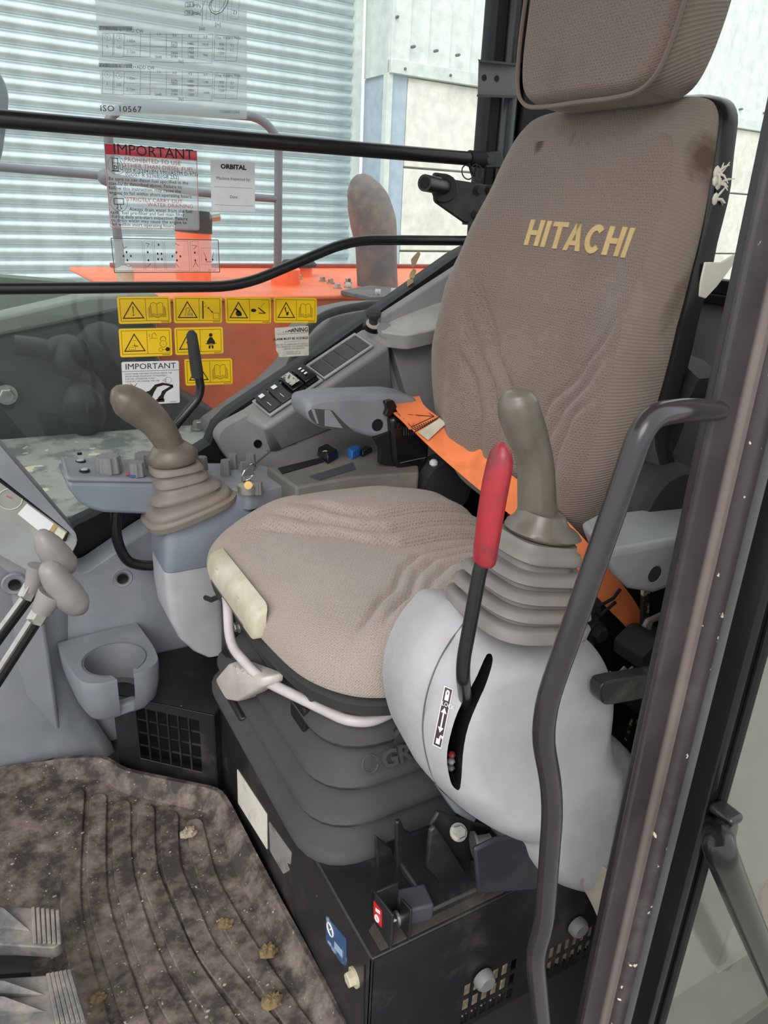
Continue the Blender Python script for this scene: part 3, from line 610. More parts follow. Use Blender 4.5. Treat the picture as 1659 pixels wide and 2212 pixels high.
bo = [(0, .455), (.075, .462), (.125, .485), (.165, .535), (.196, .61), (.212, .68), (.214, .76), (.206, .85), (.192, .94), (.174, 1.005), (.158, 1.040), (.128, 1.056), (.06, 1.060), (0, 1.061)]
bo = bo + [(-a, b) for a, b in bo[-2:0:-1]]
bo = [(a * (1.19 if a > 0 else 1.03) + AS, b) for a, b in bo]
def bto(a, b, h): return V(h, YC + a, b)
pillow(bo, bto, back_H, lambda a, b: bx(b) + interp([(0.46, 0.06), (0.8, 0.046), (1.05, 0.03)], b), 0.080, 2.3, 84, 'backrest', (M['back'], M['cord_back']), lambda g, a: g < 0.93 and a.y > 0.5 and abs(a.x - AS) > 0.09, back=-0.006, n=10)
# printed name on the backrest
def on_back(a, b, off): return V(back_H(a, b) - off, YC + a, b)
def letter(polys, x, y0, hgt, slant=0.02):
    mb = MB()
    for pl__ in polys:
        top = [on_back(-(x + (u + slant * v) * hgt), y0 + v * hgt + 0.0, 0.0018) for u, v in pl__]
        bot = [p + V(0.003, 0, 0) for p in top]; mb.quadprism(top, bot)
    obj('printed_letter', mb, M['logo'], seat, ang=30)
def R_(x0, y0, x1, y1): return [(x0, y0), (x1, y0), (x1, y1), (x0, y1)]
sw = 0.235
LH = [R_(0, 0, sw, 1), R_(.585, 0, .82, 1), R_(sw, .41, .585, .60)]
LI = [R_(0, 0, sw, 1)]
LT = [R_(0, .82, .80, 1), R_(.285, 0, .52, .82)]
LA = [[(0, 0), (.22, 0), (.55, 1), (.31, 1)], [(.64, 0), (.86, 0), (.55, 1), (.34, 1)], R_(.2, .2, .68, .37)]
LC = []
for k in range(12):
    t0, t1 = math.radians(42 + k * 23), math.radians(42 + (k + 1) * 23)
    q = lambda t, s: (.42 + (.42 - s) * math.cos(t), .5 + (.52 - s) * math.sin(t)); LC.append([q(t0, 0), q(t1, 0), q(t1, .22), q(t0, .22)])
hgt = 0.0345; w_ = [(LH, .82), (LI, .235), (LT, .80), (LA, .86), (LC, .80), (LH, .82), (LI, .235)]
tot = sum(a for _, a in w_) + 0.15 * 6 - 0.20; scx = 0.1995 / (tot * hgt); x = -0.098
for i, (L_, wd) in enumerate(w_):
    letter([[(u * scx, v) for u, v in q] for q in L_], x, 0.877 - 0.003 * i / 6.0, hgt); x += (wd + (0.05 if i in (2,) else 0.15)) * hgt * scx
# headrest
ho = [(0, 1.050), (.07, 1.050), (.108, 1.056), (.130, 1.078), (.142, 1.13), (.146, 1.20), (.143, 1.27), (.125, 1.31), (.07, 1.325), (0, 1.327)]
ho = ho + [(-a, b) for a, b in ho[-2:0:-1]]
ho = [(a + 0.016, b) for a, b in ho]
def hx(b): return 0.722 + 0.10 * (b - 1.05)
pillow(ho, bto, lambda a, b: hx(b) + 0.10 * a * a / 0.14 * 0.14, lambda a, b: hx(b) + 0.074, 0.022, 2.2, 34, 'headrest', (M['back'], M['cord']), lambda g, a: g < 0.80 and abs(a.x) > 0.085, back=-0.012)
pth = [on for on in spline([bto(a, b, hx(b) + 0.006) for a, b in ho], 5, True)]
c_ = sum(pth, Vector()) / len(pth); pth = [c_ + (p - c_) * 0.985 for p in pth]
obj('headrest_piping', MB().tube(pth + [pth[0]], 0.0028, 6), M['back'], seat)
# plastic shell behind, with torn lining
so = [(a + (0.006 if a > AS else -0.006 if a < AS else 0), b) for a, b in bo if b > 0.6]
rings = []
for off, k in ((0.024, 0.99), (0.030, 1.012), (0.046, 1.012), (0.056, 0.96)):
    rings.append([V(bx(b) + off, YC + a * k, 0.86 + (b - 0.86) * (1.0 + (k - 1) * 0.6)) for a, b in spline_pts] if False else [V(bx(p.y) + off, YC + p.x * k, 0.86 + (p.y - 0.86) * (1.0 + (k - 1) * 0.6)) for p in spline([Vector((a, b, 0)) for a, b in so], 4, True)])
obj('back_shell', MB().loft(rings), M['black_gloss'], seat)
rings = [[V(bx(p.y) + off, YC + p.x * 0.95, p.y) for p in spline([Vector((a, b, 0)) for a, b in bo if b < 0.80], 4, True)] for off in (0.055, 0.095)]
obj('lower_back_frame', MB().loft(rings), M['rubber'], seat)
mb = MB()
lf = [P(px, py, y=YC - 0.196) for px, py in [(1506, 640), (1512, 600), (1520, 566), (1556, 566), (1590, 545), (1597, 548), (1570, 585), (1545, 618), (1520, 645)]]
mb.prism(lf, V(0.0, -0.003, 0)); obj('torn_lining', mb, M['foam'], seat, bevel=0.001)
mb = MB()
for px, py in [(1548, 372), (1546, 388), (1552, 396), (1545, 430)]:
    p = P(px, py, y=YC - 0.180)
    for k in range(4):
        d = V(random.uniform(0.0, 0.012), random.uniform(-0.012, 0.002), random.uniform(-0.012, 0.016)); mb.tube([p, p + d * 0.6 + V(0, -0.002, 0.002), p + d * 1.2], [0.0016, 0.0012, 0.0005], 5)
    mb.ball(p, 0.004, 0.003, 0.007, 8)
obj('torn_foam', mb, M['foam'], seat)
# ivory tilt handle let into the cushion front
hdl = [P(px, py, x=0.272) for px, py in [(472, 1228), (490, 1213), (520, 1212), (560, 1262), (590, 1290), (580, 1345), (562, 1352), (470, 1262)]]
ha, hb_ = V(0.270, 0.945, 0.430), V(0.270, 0.775, 0.430)
dv = (hb_ - ha); L_ = dv.length; dv.normalize()
def hpt(t, dx, z): return V(0.2705 + dx, lerp(0.968, 0.768, t), z)
prof = [(0.014, 0.4565), (0.002, 0.4535), (-0.005, 0.446), (-0.0085, 0.434), (-0.0090, 0.422), (-0.0065, 0.410), (0.012, 0.408)]
rings = []
for t, k in ((0.0, 0.55), (0.012, 0.78), (0.035, 0.93), (0.07, 1.0), (0.93, 1.0), (0.965, 0.93), (0.988, 0.78), (1.0, 0.55)):
    rings.append([hpt(t, 0.004 + (dx - 0.004) * k, 0.430 + (z - 0.430) * k) for dx, z in prof])
th = obj('tilt_handle', MB().loft(rings), M['ivory'], seat, ang=40)
mb = MB()
mb = None
for t0 in (0.22, 0.68):
    mb = MB()
    for t in (t0, t0 + 0.04): mb.box(hpt(t, -0.0075, 0.437), (0.003, 0.003, 0.014))
    mb.box(hpt(t0 + 0.02, -0.0082, 0.442), (0.003, 0.008, 0.003)); obj('embossed_symbol', mb, M['ivory'], th)
obj('grip_slot', MB().box(hpt(0.45, -0.0055, 0.4135), (0.004, 0.14, 0.0025)), M['trim_dark'], th)
# pan, rubber lip and suspension below the cushion
O = spline([Vector((a, b, 0)) for a, b in co], 4, True); cc = sum(O, Vector()) / len(O)
def pan(k, z, dx=0.0): return [V(cc.x + (q.x - cc.x) * k + dx, cc.y + (q.y - cc.y) * k, z) for q in O]
obj('cushion_pan', MB().loft([pan(0.95, 0.404), pan(0.985, 0.398), pan(0.97, 0.382), pan(0.86, 0.368)]), M['rubber'], seat)
obj('seat_frame', MB().loft([pan(0.84, 0.372), pan(0.80, 0.335)]), M['black'], seat, bevel=0.004)
mb = MB(); mb.prism(rounded([V(0.300, 0.90, 0.385), V(0.300, 0.66, 0.385), V(0.300, 0.70, 0.350), V(0.300, 0.90, 0.345)], 0.01), V(0.03, 0, 0)); obj('front_cover', mb, mat('charcoal_plastic', (50, 56, 60), 0.55), seat, bevel=0.004)
mb = MB(); mb.prism(rounded([V(0.297, 0.735, 0.352), V(0.297, 0.69, 0.352), V(0.297, 0.69, 0.312), V(0.297, 0.735, 0.312)], 0.008), V(0.04, 0, 0)); obj('adjuster_box', mb, M['black_clean'], seat, bevel=0.003)
obj('weight_knob', MB().lathe([(0.016, 0), (0.019, 0.004), (0.019, 0.016), (0.015, 0.019), (0.0, 0.019)], V(0.40, 0.622, 0.335), V(-0.3, -0.9, 0.05), 12), M['rubber'], seat, ang=25)
obj('crumbs', MB().box(V(0.355, 0.645, 0.366), (0.03, 0.02, 0.006)).ball(V(0.35, 0.64, 0.371), 0.009, 0.006, 0.005, 8).ball(V(0.365, 0.652, 0.372), 0.008, 0.008, 0.004, 8), M['mud'], seat)
# bellows with four folds
def brr(z, ins, r=0.075):
    c = rounded([V(0.262 + ins, 0.575 + ins, z), V(0.72 - ins, 0.575 + ins, z), V(0.72 - ins, 1.03 - ins, z), V(0.262 + ins, 1.03 - ins, z)], r, 7); return c
lv = [(0.203, 0.0), (0.209, 0.0), (0.2165, 0.006), (0.236, 0.033), (0.244, 0.036), (0.248, 0.010), (0.254, 0.008), (0.262, 0.014), (0.280, 0.040), (0.287, 0.044), (0.291, 0.020), (0.297, 0.018), (0.306, 0.024), (0.322, 0.042), (0.329, 0.048), (0.333, 0.036), (0.339, 0.034), (0.350, 0.046), (0.372, 0.062)]
bl = obj('suspension_bellows', MB().loft([brr(z, i) for z, i in lv]), M['bellows'], seat, ang=60)
text('GRAMMER', 0.030, P(826, 1662, y=0.592), X1, V(0, 0.35, 1), M['bellows'], bl, 'embossed_name', bold=0.0008, depth=0.0016)
mb = MB(); mb.tube([P(800, 1650, y=0.594) + V(0.010 * math.cos(t * 0.6), 0.004 * math.sin(t * .6), 0.010 * math.sin(t * 0.6)) for t in range(11)], 0.0016, 6); obj('embossed_emblem', mb, M['bellows'], bl)
# bar that slides the seat
z_ = 0.362
bar = [P(480, 1262, x=0.300), P(492, 1300, x=0.270), P(495, 1392, x=0.258), P(560, 1465, x=0.268), P(748, 1556, x=0.325), P(800, 1560, x=0.350), P(905, 1510, x=0.42), V(0.47, 0.63, 0.37)]
obj('slide_bar', MB().tube(bar, 0.0068, 12, fillet=0.03), M['white_bar'], seat)
pd = PS([(468, 1468), (500, 1430), (580, 1462), (580, 1480), (520, 1515), (492, 1510)], x=0.268)
pdl = obj('height_paddle', MB().loft([[p + V(dx, 0, 0) for p in rounded([c2 + (q - c2) * k for q in pd], 0.012, 4)] for c2 in [sum(pd, Vector()) / len(pd)] for dx, k in ((-0.006, 0.86), (-0.003, 0.97), (0.006, 1.0), (0.02, 0.97))]), M['paddle'], seat, ang=60)
mb = MB()
for px, py in [(505, 1440), (515, 1443), (524, 1452), (535, 1457), (512, 1452)]: mb.box(P(px, py, x=0.2612), (0.002, 0.006, 0.002))
obj('embossed_symbol', mb, M['paddle'], pdl)
mb = MB(); mb.prism(rounded(PS([(480, 1262), (494, 1262), (497, 1420), (478, 1420)], x=0.285), 0.005), V(0.02, 0, 0)); obj('side_link', mb, M['black'], seat, bevel=0.003)
mb = MB(); mb.bolt(P(517, 1353, x=0.29), -X1, 0.007, 0.008); obj('bolt', mb, M['metal'], seat)
mb = MB(); mb.tube(PS([(444, 1291), (456, 1296), (470, 1290), (484, 1290)], x=0.275), 0.004, 8); obj('lever_tip', mb, M['black_clean'], seat)
# hinge covers beside the backrest
obj('hinge_cover', MB().lathe([(0.055, -0.03), (0.060, -0.01), (0.060, 0.025), (0.052, 0.035), (0, 0.036)], P(1415, 1090, y=0.60), -Y1, 24), M['rubber'], seat)
obj('hinge_cover', MB().lathe([(0.050, -0.02), (0.055, 0.0), (0.055, 0.02), (0.0, 0.025)], V(0.70, 1.02, 0.47), Y1, 24), M['rubber'], seat)
obj('bolt_cap', MB().ball(P(937, 1000, y=1.01), 0.008, 0.008, 0.007, 10), M['white_decal'], seat)
# armrests
def armrest(name, y0, y1, outline, ymid, hole, ribs, label):
    a = obj(name, MB().prism(rounded(outline, 0.014, 4), V(0, y1 - y0, 0)), M['trim'] if ribs else mat('grey_armrest_plastic', (140, 144, 146), 0.42), seat, bevel=0.008, seg=3)
    lab(a, label); hp_, hr_ = hole
    obj('hole', MB().lathe([(hr_, 0.0), (hr_ * 1.16, 0.0003), (hr_ * 1.16, -0.006), (hr_, -0.006)], hp_ + V(0, 0.001, 0), -Y1, 20), M['trim'], a)
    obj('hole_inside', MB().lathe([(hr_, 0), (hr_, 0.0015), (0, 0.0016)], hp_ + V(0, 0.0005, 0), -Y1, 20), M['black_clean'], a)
    return a
y0 = 1.035
ol = PS([(665, 868), (700, 858), (860, 852), (905, 860), (905, 925), (843, 943), (810, 947), (785, 941), (765, 934), (752, 934), (706, 928), (684, 921), (669, 907), (662, 890)], y=y0)
ar = armrest('armrest', y0, 1.105, ol, 0, (P(815, 918, y=y0), 13.5 * mpp(P(815, 918, y=y0))), True, 'right armrest with ribbed hollow front and round hole')
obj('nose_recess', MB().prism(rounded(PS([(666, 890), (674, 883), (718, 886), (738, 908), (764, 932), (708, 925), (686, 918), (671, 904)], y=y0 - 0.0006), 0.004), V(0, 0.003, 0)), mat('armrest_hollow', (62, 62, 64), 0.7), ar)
for q in ([(673, 884), (680, 884), (690, 916), (685, 916)], [(702, 886), (714, 886), (742, 926), (702, 921)]): obj('nose_rib', MB().prism(PS(q, y=y0 - 0.0016), V(0, 0.003, 0)), M['trim'], ar, bevel=0.0008)
ya = 0.500
nf = PS([(1300, 1178), (1330, 1190), (1480, 1162), (1600, 1138), (1600, 1230), (1470, 1262), (1410, 1284), (1355, 1275), (1322, 1240)], y=ya)
ff = PS([(1252, 1130), (1290, 1108), (1480, 1088), (1600, 1076), (1600, 1180), (1470, 1205), (1400, 1220), (1320, 1200), (1266, 1165)], y=ya + 0.075)
ar2 = lab(obj('armrest', MB().quadprism(nf, ff), mat('grey_armrest_plastic', (150, 153, 154), 0.38), seat, bevel=0.008, seg=3), 'left armrest in smooth pale grey plastic with round hole')
hp_ = P(1414, 1240, y=ya); hr_ = 19 * mpp(hp_)
obj('hole', MB().lathe([(hr_, 0.0), (hr_ * 1.14, 0.0006), (hr_ * 1.16, -0.004), (hr_, -0.004)], hp_, -Y1, 24), bpy.data.materials['grey_armrest_plastic'], ar2)
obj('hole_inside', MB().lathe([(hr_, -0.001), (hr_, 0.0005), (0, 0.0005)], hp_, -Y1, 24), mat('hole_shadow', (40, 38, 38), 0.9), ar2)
# ================================================================== CONSOLES, LEVERS AND PANELS
def cut(o, cutter_mb, m):
    """hollow a shape out of an object at build time; the cutter is deleted"""
    org = ORG[o]; me = bpy.data.meshes.new('c'); me.from_pydata([p - org for p in cutter_mb.v], [], cutter_mb.f); me.materials.append(m)
    bm = bmesh.new(); bm.from_mesh(me); bmesh.ops.recalc_face_normals(bm, faces=bm.faces); bm.to_mesh(me); bm.free()
    c = bpy.data.objects.new('c', me); COL.objects.link(c); c.parent = o.parent
    if o.parent is None: c.location = o.location
    md = o.modifiers.new('b', 'BOOLEAN'); md.object = c; md.operation = 'DIFFERENCE'; md.solver = 'EXACT'; md.material_mode = 'TRANSFER'
    dg = bpy.context.evaluated_depsgraph_get(); dg.update()
    new = bpy.data.meshes.new_from_object(o.evaluated_get(dg)); o.modifiers.remove(md)
    old = o.data; o.data = new; new.name = old.name; bpy.data.objects.remove(c); bpy.data.meshes.remove(me)
    new.set_sharp_from_angle(angle=math.radians(40))
# ---- near console
nc = thing('control_console', 'pale grey swollen console cover nearest the camera with lock lever slot', 'console', V(0.47, 0.50, 0.21))
yn = 0.50
npx = [(1000, 1312), (945, 1352), (906, 1412), (884, 1476), (879, 1534), (889, 1602), (915, 1663), (972, 1725), (1030, 1764), (1060, 1778), (1078, 1810), (1110, 1842), (1150, 1862), (1212, 1870), (1264, 1858), (1300, 1825), (1338, 1768), (1360, 1705), (1366, 1650), (1350, 1612), (1316, 1586), (1290, 1562), (1284, 1500), (1285, 1456), (1278, 1402), (1255, 1372), (1120, 1340)]
XB0, XB1, ZB1 = P(1235, 1600, y=yn).x, P(1300, 1600, y=yn).x, P(1290, 1570, y=yn).z
ZB2 = P(1120, 1440, y=0.46).z
nol = [(p.x, p.z) for p in PS(npx, y=yn)]
cv = pillow(nol, lambda a, b, h: V(a, h, b), lambda a, b: 0.440 + 0.022 * sstep(ZB2, ZB2 + 0.05, b) - 0.02 * sstep(0.42, 0.30, b) + 0.030 * sstep(XB0, XB1, a) * sstep(ZB1 + 0.035, ZB1 - 0.01, b) * sstep(ZB1 - 0.12, ZB1 - 0.05, b), lambda a, b: 0.515, 0.055, 2.0, 30, 'cover', (M['trim_light'],), back=-0.055, n=5, parent=nc, ang=60)
nsurf = SURF['cover']
def on_pod(px, py, off=0.0):
    y = 0.45
    for _ in range(14):
        p = P(px, py, y=y); y = lerp(y, nsurf(p.x, p.z), 0.6)
    p = P(px, py, y=y); d = (CAM - p).normalized(); return p + d * off
slot = [(1046, 1424), (1058, 1412), (1064, 1420), (1062, 1440), (1040, 1500), (1012, 1568), (1000, 1630), (994, 1702), (984, 1704), (974, 1690), (966, 1650), (968, 1610), (982, 1556), (1008, 1500)]
sc = [on_pod(px, py) for px, py in slot]; scm = sum(sc, Vector()) / len(sc); dirv = (scm - CAM).normalized()
dirc = V(0.35, 0.93, 0.0).normalized(); mb = MB(); mb.prism([p - dirc * 0.05 for p in spline(sc, 3, True)], dirc * 0.105); cut(cv, mb, M['black_clean'])
for k in range(3): obj('slot_clip', MB().ball(on_pod(984 - k, 1655 + 14 * k) + dirc * 0.016, 0.004, 0.004, 0.0035, 8), [mat('dull_red_clip', (120, 40, 40), 0.5), M['trim'], M['trim_dark']][k], nc)
# moulded seam
sm = [on_pod(*q, off=0.0008) for q in spline([Vector(q) for q in [(1003, 1346), (952, 1420), (922, 1500), (914, 1560), (924, 1630), (945, 1690)]], 5)] if False else [on_pod(a, b, 0.0005) for a, b in [(1000, 1348), (975, 1382), (952, 1420), (935, 1458), (922, 1500), (915, 1540), (913, 1580), (918, 1620), (928, 1660), (942, 1692)]]
obj('seam', MB().tube(spline(sm, 3), 0.0008, 6), M['trim_dark'], nc)
fp_ = [on_pod(960, 1718), on_pod(985, 1742)]
mb = MB(); mb.prism(PS([(955, 1712), (1000, 1745), (1032, 1766), (1026, 1782), (985, 1758)], y=0.515), V(0, 0.02, 0)); obj('inner_flange', mb, M['trim'], nc, bevel=0.003)
# lock decal on the console
dk_ = [(960, 1481), (979, 1489), (953, 1618), (934, 1609)]
def dec(u, v, off=0.0012):                            # u across, v down the decal
    a = Vector(dk_[0]).lerp(Vector(dk_[1]), u); b = Vector(dk_[3]).lerp(Vector(dk_[2]), u); q = a.lerp(b, v); return on_pod(q.x, q.y, off)
lk = tag(obj('lock_decal', MB().grid(lambda u, v: dec(u, v, 0.0008), 4, 10), M['white_decal']), 'dark lock and unlock decal with white arrow on the pale console', 'decal')
obj('dark_field', MB().grid(lambda u, v: dec(0.10 + 0.80 * u, 0.018 + 0.964 * v, 0.0014), 4, 10), mat('dark_plum_ink', (70, 52, 58), 0.5), lk)
def dpoly(pts, name, off=0.0021, m=None):
    obj(name, MB().add([dec(u, v, off) for u, v in pts], [tuple(range(len(pts)))]), m or M['white_decal'], lk)
dpoly([(.28, .12), (.72, .12), (.72, .22), (.28, .22)], 'padlock_body')
obj('padlock_shackle', MB().tube([dec(.36, .12), dec(.36, .08), dec(.44, .055), dec(.56, .055), dec(.64, .08), dec(.64, .12)], 0.0009, 6), M['white_decal'], lk)
dpoly([(.28, .86), (.72, .86), (.72, .95), (.28, .95)], 'padlock_body')
obj('padlock_shackle', MB().tube([dec(.64, .86), dec(.64, .82), dec(.72, .795), dec(.82, .80), dec(.88, .83)], 0.0009, 6), M['white_decal'], lk)
dpoly([(.42, .42), (.58, .42), (.58, .68), (.42, .68)], 'arrow_shaft'); dpoly([(.5, .34), (.82, .43), (.18, .43)], 'arrow_head'); dpoly([(.5, .76), (.18, .67), (.82, .67)], 'arrow_head')
tu = (dec(.9, .27) - dec(.1, .27)); tv = (dec(.5, .20) - dec(.5, .32)); text('LOCK', 0.0062, dec(.10, .318, 0.0016), tu, tv, M['white_decal'], lk, xs=0.75)
# lock lever
yl = 0.425
lv_ = thing('lock_lever', 'red gripped lock lever on a black bent rod in front of the console', 'lever', P(1015, 1560, y=yl))
rd = PS([(1044, 1205), (1036, 1235), (1001, 1425), (1000, 1462), (1020, 1545)], y=yl); rd[-1] = on_pod(1018, 1552) + dirc * 0.02; rd[-2].y += 0.0
obj('rod', MB().tube(rd, 16.5 * mpp(rd[1]), 14, fillet=0.02), M['bar'], lv_)
c, r = ring_px([(1046, 1218, 24), (1047, 1208, 29), (1050, 1180, 31), (1060, 1110, 33), (1070, 1050, 34), (1079, 1005, 33), (1082, 980, 28), (1083, 965, 17), (1083, 957, 6)], yl)
obj('grip', MB().tube(spline(c, 3), [interp(list(zip(range(len(r)), r)), i / 3) for i in range(len(c) * 3 - 2)], 20, ratio=0.8), M['red'], lv_, ang=60)
# ---- near joystick
def joystick(label, grip_rows, yg, gmat, collar, boots, bmat, group, loc):
    j = thing('joystick', label, 'joystick', loc)
    c, r = ring_px(grip_rows, yg); n = 4
    cs = spline(c, n); rs = [interp(list(zip(range(len(r)), r)), i / n) for i in range(len(cs))]
    obj('grip', MB().tube(cs, rs, 28, up=(0.4, -0.9, 0)), gmat, j, ang=70)
    obj('collar', MB().loft(collar), gmat, j, ang=60)
    obj('boot', MB().loft(boots), bmat, j, ang=70)
    return j
XT = V(0.97, -0.1, 0.22).normalized()
bc, tcn = P(1116, 1326, y=0.485), P(1162, 1158, y=0.495); axn = (tcn - bc)
bx_ = V(1, 0, -0.24).normalized(); by_ = V(0, 1, 0)
folds = [(-0.04, .062, .056), (0.09, .0635, .057), (0.115, .060, .053), (0.13, .052, .046), (0.18, .052, .046), (0.20, .060, .054), (0.215, .062, .055), (0.285, .060, .053), (0.305, .056, .050), (0.315, .047, .042), (0.37, .047, .042), (0.39, .055, .049), (0.405, .057, .051), (0.475, .055, .048), (0.495, .050, .044), (0.505, .042, .037), (0.56, .042, .037), (0.58, .050, .044), (0.595, .052, .045), (0.665, .050, .042), (0.685, .044, .037), (0.695, .035, .030), (0.77, .035, .030), (0.79, .041, .036), (0.81, .043, .037), (0.90, .041, .034), (0.93, .036, .030), (1.0, .035, .030)]
boots = [sring(bc + axn * t, bx_, by_, a, b, 3.8, 48) for t, a, b in folds]
e0 = P(1168, 1146, y=0.495)
cx_ = V(0.97, 0, -0.20).normalized()
col_ = [sring(e0 + Z1 * dz + V(dx, 0, 0), cx_, by_, a, b, 2.2, 32) for dz, dx, a, b in ((-0.004, 0.0, .034, .030), (-0.001, 0.003, .040, .033), (0.004, 0.002, .036, .031), (0.010, 0, .027, .026), (0.02, -0.001, .0215, .022))]
joystick('worn olive brown joystick on the near console, beside the red lever', [(1164, 1140, 45), (1161, 1110, 43), (1159, 1060, 41), (1157, 1010, 40), (1148, 965, 41), (1134, 925, 45), (1122, 890, 46), (1118, 868, 43), (1116, 850, 33), (1116, 842, 14)], 0.50, M['grip_olive'], col_, boots, M['boot'], None, bc)
# ---- far console
fc = thing('control_console', 'blue grey and white front console at the far side of the seat', 'console', V(0.29, 1.1, 0.2))
yf = 1.05
up = [(305, 1165), (312, 1140), (340, 1130), (362, 1135), (470, 1080), (540, 1062), (560, 1240), (470, 1235), (358, 1240), (318, 1226)]
def FX(px, py): return P(px, py, y=yf)
corner = [FX(358, 1137), FX(358, 1240), FX(362, 1320), FX(384, 1380), FX(430, 1418)]
def con_ring(z, xf, xbk, y0, y1, r=0.016): return rounded([V(xf, y0, z), V(xbk, y0, z), V(xbk, y1, z), V(xf, y1, z)], r, 4)
zt, zm = FX(358, 1138).z, FX(358, 1240).z
xf0, xf1 = FX(356, 1138).x, FX(358, 1240).x
mb = MB(); mb.loft([con_ring(zm, xf1, .37, yf, 1.155), con_ring(zt - 0.008, xf0, .37, yf, 1.155), con_ring(zt, xf0 + 0.006, .37, yf + 0.006, 1.15)])
# sloped top rises to the rear
for i, p in enumerate(mb.v):
    if p.z > zm + 0.01: p.z += (p.x - xf0) * 0.30
obj('upper_cover', mb, M['console_top'], fc, ang=50)
rows = [(358, 1242), (362, 1300), (370, 1345), (390, 1385), (420, 1412), (445, 1424)]
xr_ = P(470, 1300, y=yf).x + 0.012
xb_ = [max(xr_, FX(a, b).x + 0.03) for a, b in rows]
mb = MB(); mb.loft([con_ring(FX(a, b).z, FX(a, b).x, xr_, yf + 0.002, 1.15, 0.014) for a, b in rows][::-1]); obj('lower_cover', mb, M['trim_light'], fc, ang=50)
mb = MB(); mb.tube(spline(PS([(252, 1090), (250, 1140), (258, 1180), (275, 1210), (300, 1220), (330, 1222)], y=1.15), 5), 0.0085, 12); obj('cable', mb, M['black_gloss'], fc)
bc, tcn = P(408, 1092, y=1.085), P(376, 1000, y=1.085); axn = tcn - bc
bx_ = V(1, 0, 0.30).normalized(); by_ = V(-0.05, 1, 0).normalized()
folds = [(-0.10, .058, .052), (0.02, .060, .054), (0.05, .055, .049), (0.10, .055, .049), (0.12, .055, .050), (0.22, .053, .047), (0.25, .044, .040), (0.33, .044, .040), (0.36, .047, .042), (0.45, .044, .040), (0.50, .034, .031), (0.60, .032, .029), (0.63, .037, .034), (0.72, .036, .033), (0.75, .031, .028), (0.84, .031, .028), (0.87, .036, .033), (0.97, .034, .031), (1.0, .030, .028)]
boots = [sring(bc + axn * t, (bx_.lerp(V(1, 0, 0.05), min(1, max(0, t)))).normalized(), by_, a * (1.22 - 0.16 * t), b * 0.98, 3.2, 40) for t, a, b in folds]
e0 = P(374, 990, y=1.085)
col_ = [sring(e0 + Z1 * dz + V(dx, 0, 0), V(1, 0, 0.1).normalized(), by_, a, b, 2.1, 32) for dz, dx, a, b in ((-0.006, 0.0, .033, .030), (-0.002, 0.0, .037, .033), (0.008, 0.0, .036, .032), (0.016, -0.001, .030, .027), (0.024, -0.003, .022, .021))]
joystick('brown joystick leaning forward on the far blue grey console', [(376, 985, 30), (366, 960, 30), (352, 935, 32), (334, 912, 34), (312, 892, 37), (290, 876, 39), (268, 864, 36), (252, 858, 28), (240, 856, 14)], 1.085, M['grip'], col_, boots, M['boot_brown'], None, bc)
# ---- climate panel
cp = thing('climate_panel', 'rounded grey switch tray with ribbed knobs beyond the far joystick', 'control panel', V(0.2, 1.12, 0.4))
yk = 1.085
prof = [(140, 1000), (143, 1040), (150, 1062), (170, 1086), (196, 1102), (226, 1110), (330, 1114), (420, 1100), (420, 1030), (320, 1040), (158, 1036)]
lower = PS([(143, 1040), (149, 1058), (170, 1085), (196, 1101), (226, 1109), (330, 1113), (400, 1100), (400, 1042), (320, 1044), (157, 1041)], y=yk)
obj('lower_shell', MB().prism(lower, V(0, 0.095, 0)), M['console_top'], cp, bevel=0.006)
tl = [P(143, 1040, y=yk), P(158, 1043, y=yk), P(400, 1046, y=yk), P(400, 1034, y=yk), P(158, 1031, y=yk), P(142, 1026, y=yk)]
bk = [p + V(0.004, 0.085, 0.004) for p in tl]; obj('top_plate', MB().quadprism(tl, bk), M['trim'], cp, bevel=0.004)
ztp = lambda x: lerp(tl[4].z, tl[3].z, (x - tl[4].x) / (tl[3].x - tl[4].x)) + 0.002
def knob(px, py, rp, h, parent, name='knob', m=None, z=None, teeth=12):
    p = P(px, py, z=z) if z is not None else P(px, py, y=1.13)
    if z is None: p = P(px, py + 14, z=ztp(P(px, py, y=1.13).x)); p.z = ztp(p.x) - 0.001
    r = rp * mpp(p); prof = [(1.0, 0), (0.98, 0.15), (0.90, 0.9), (0.84, 1.0)]
    rings = []
    for a, hh in prof:
        rings.append([p + V(r * a * (1 + (0.07 if (k // 2) % 2 else -0.05)) * math.cos(2 * math.pi * k / (teeth * 4)), r * a * (1 + (0.07 if (k // 2) % 2 else -0.05)) * math.sin(2 * math.pi * k / (teeth * 4)), h * hh) for k in range(teeth * 4)])
    return obj(name, MB().loft(rings), m or M['trim_dark'], parent, ang=30)
km = mat('grey_knob_plastic', (112, 112, 112), 0.55)
knob(236, 1003, 27, 0.024, cp, m=km, teeth=9); knob(297, 1012, 18, 0.020, cp, m=km, teeth=8); knob(312, 992, 19, 0.022, cp, m=km, teeth=8); knob(437, 1000, 12, 0.022, cp, m=km, teeth=7)
for px, py in ((174, 998), (183, 1018)):
    p = P(px, py, z=ztp(P(px, py, y=1.12).x)); r = 11 * mpp(p)
    b_ = obj('round_button', MB().lathe([(r, 0), (r, 0.002), (r * 0.8, 0.003), (0, 0.003)], p, Z1, 20), M['black_clean'], cp)
    obj('button_face', MB().lathe([(r * 0.72, 0.003), (r * 0.6, 0.004), (0, 0.004)], p, Z1, 20), mat('pale_button', (160, 164, 168), 0.4), b_)
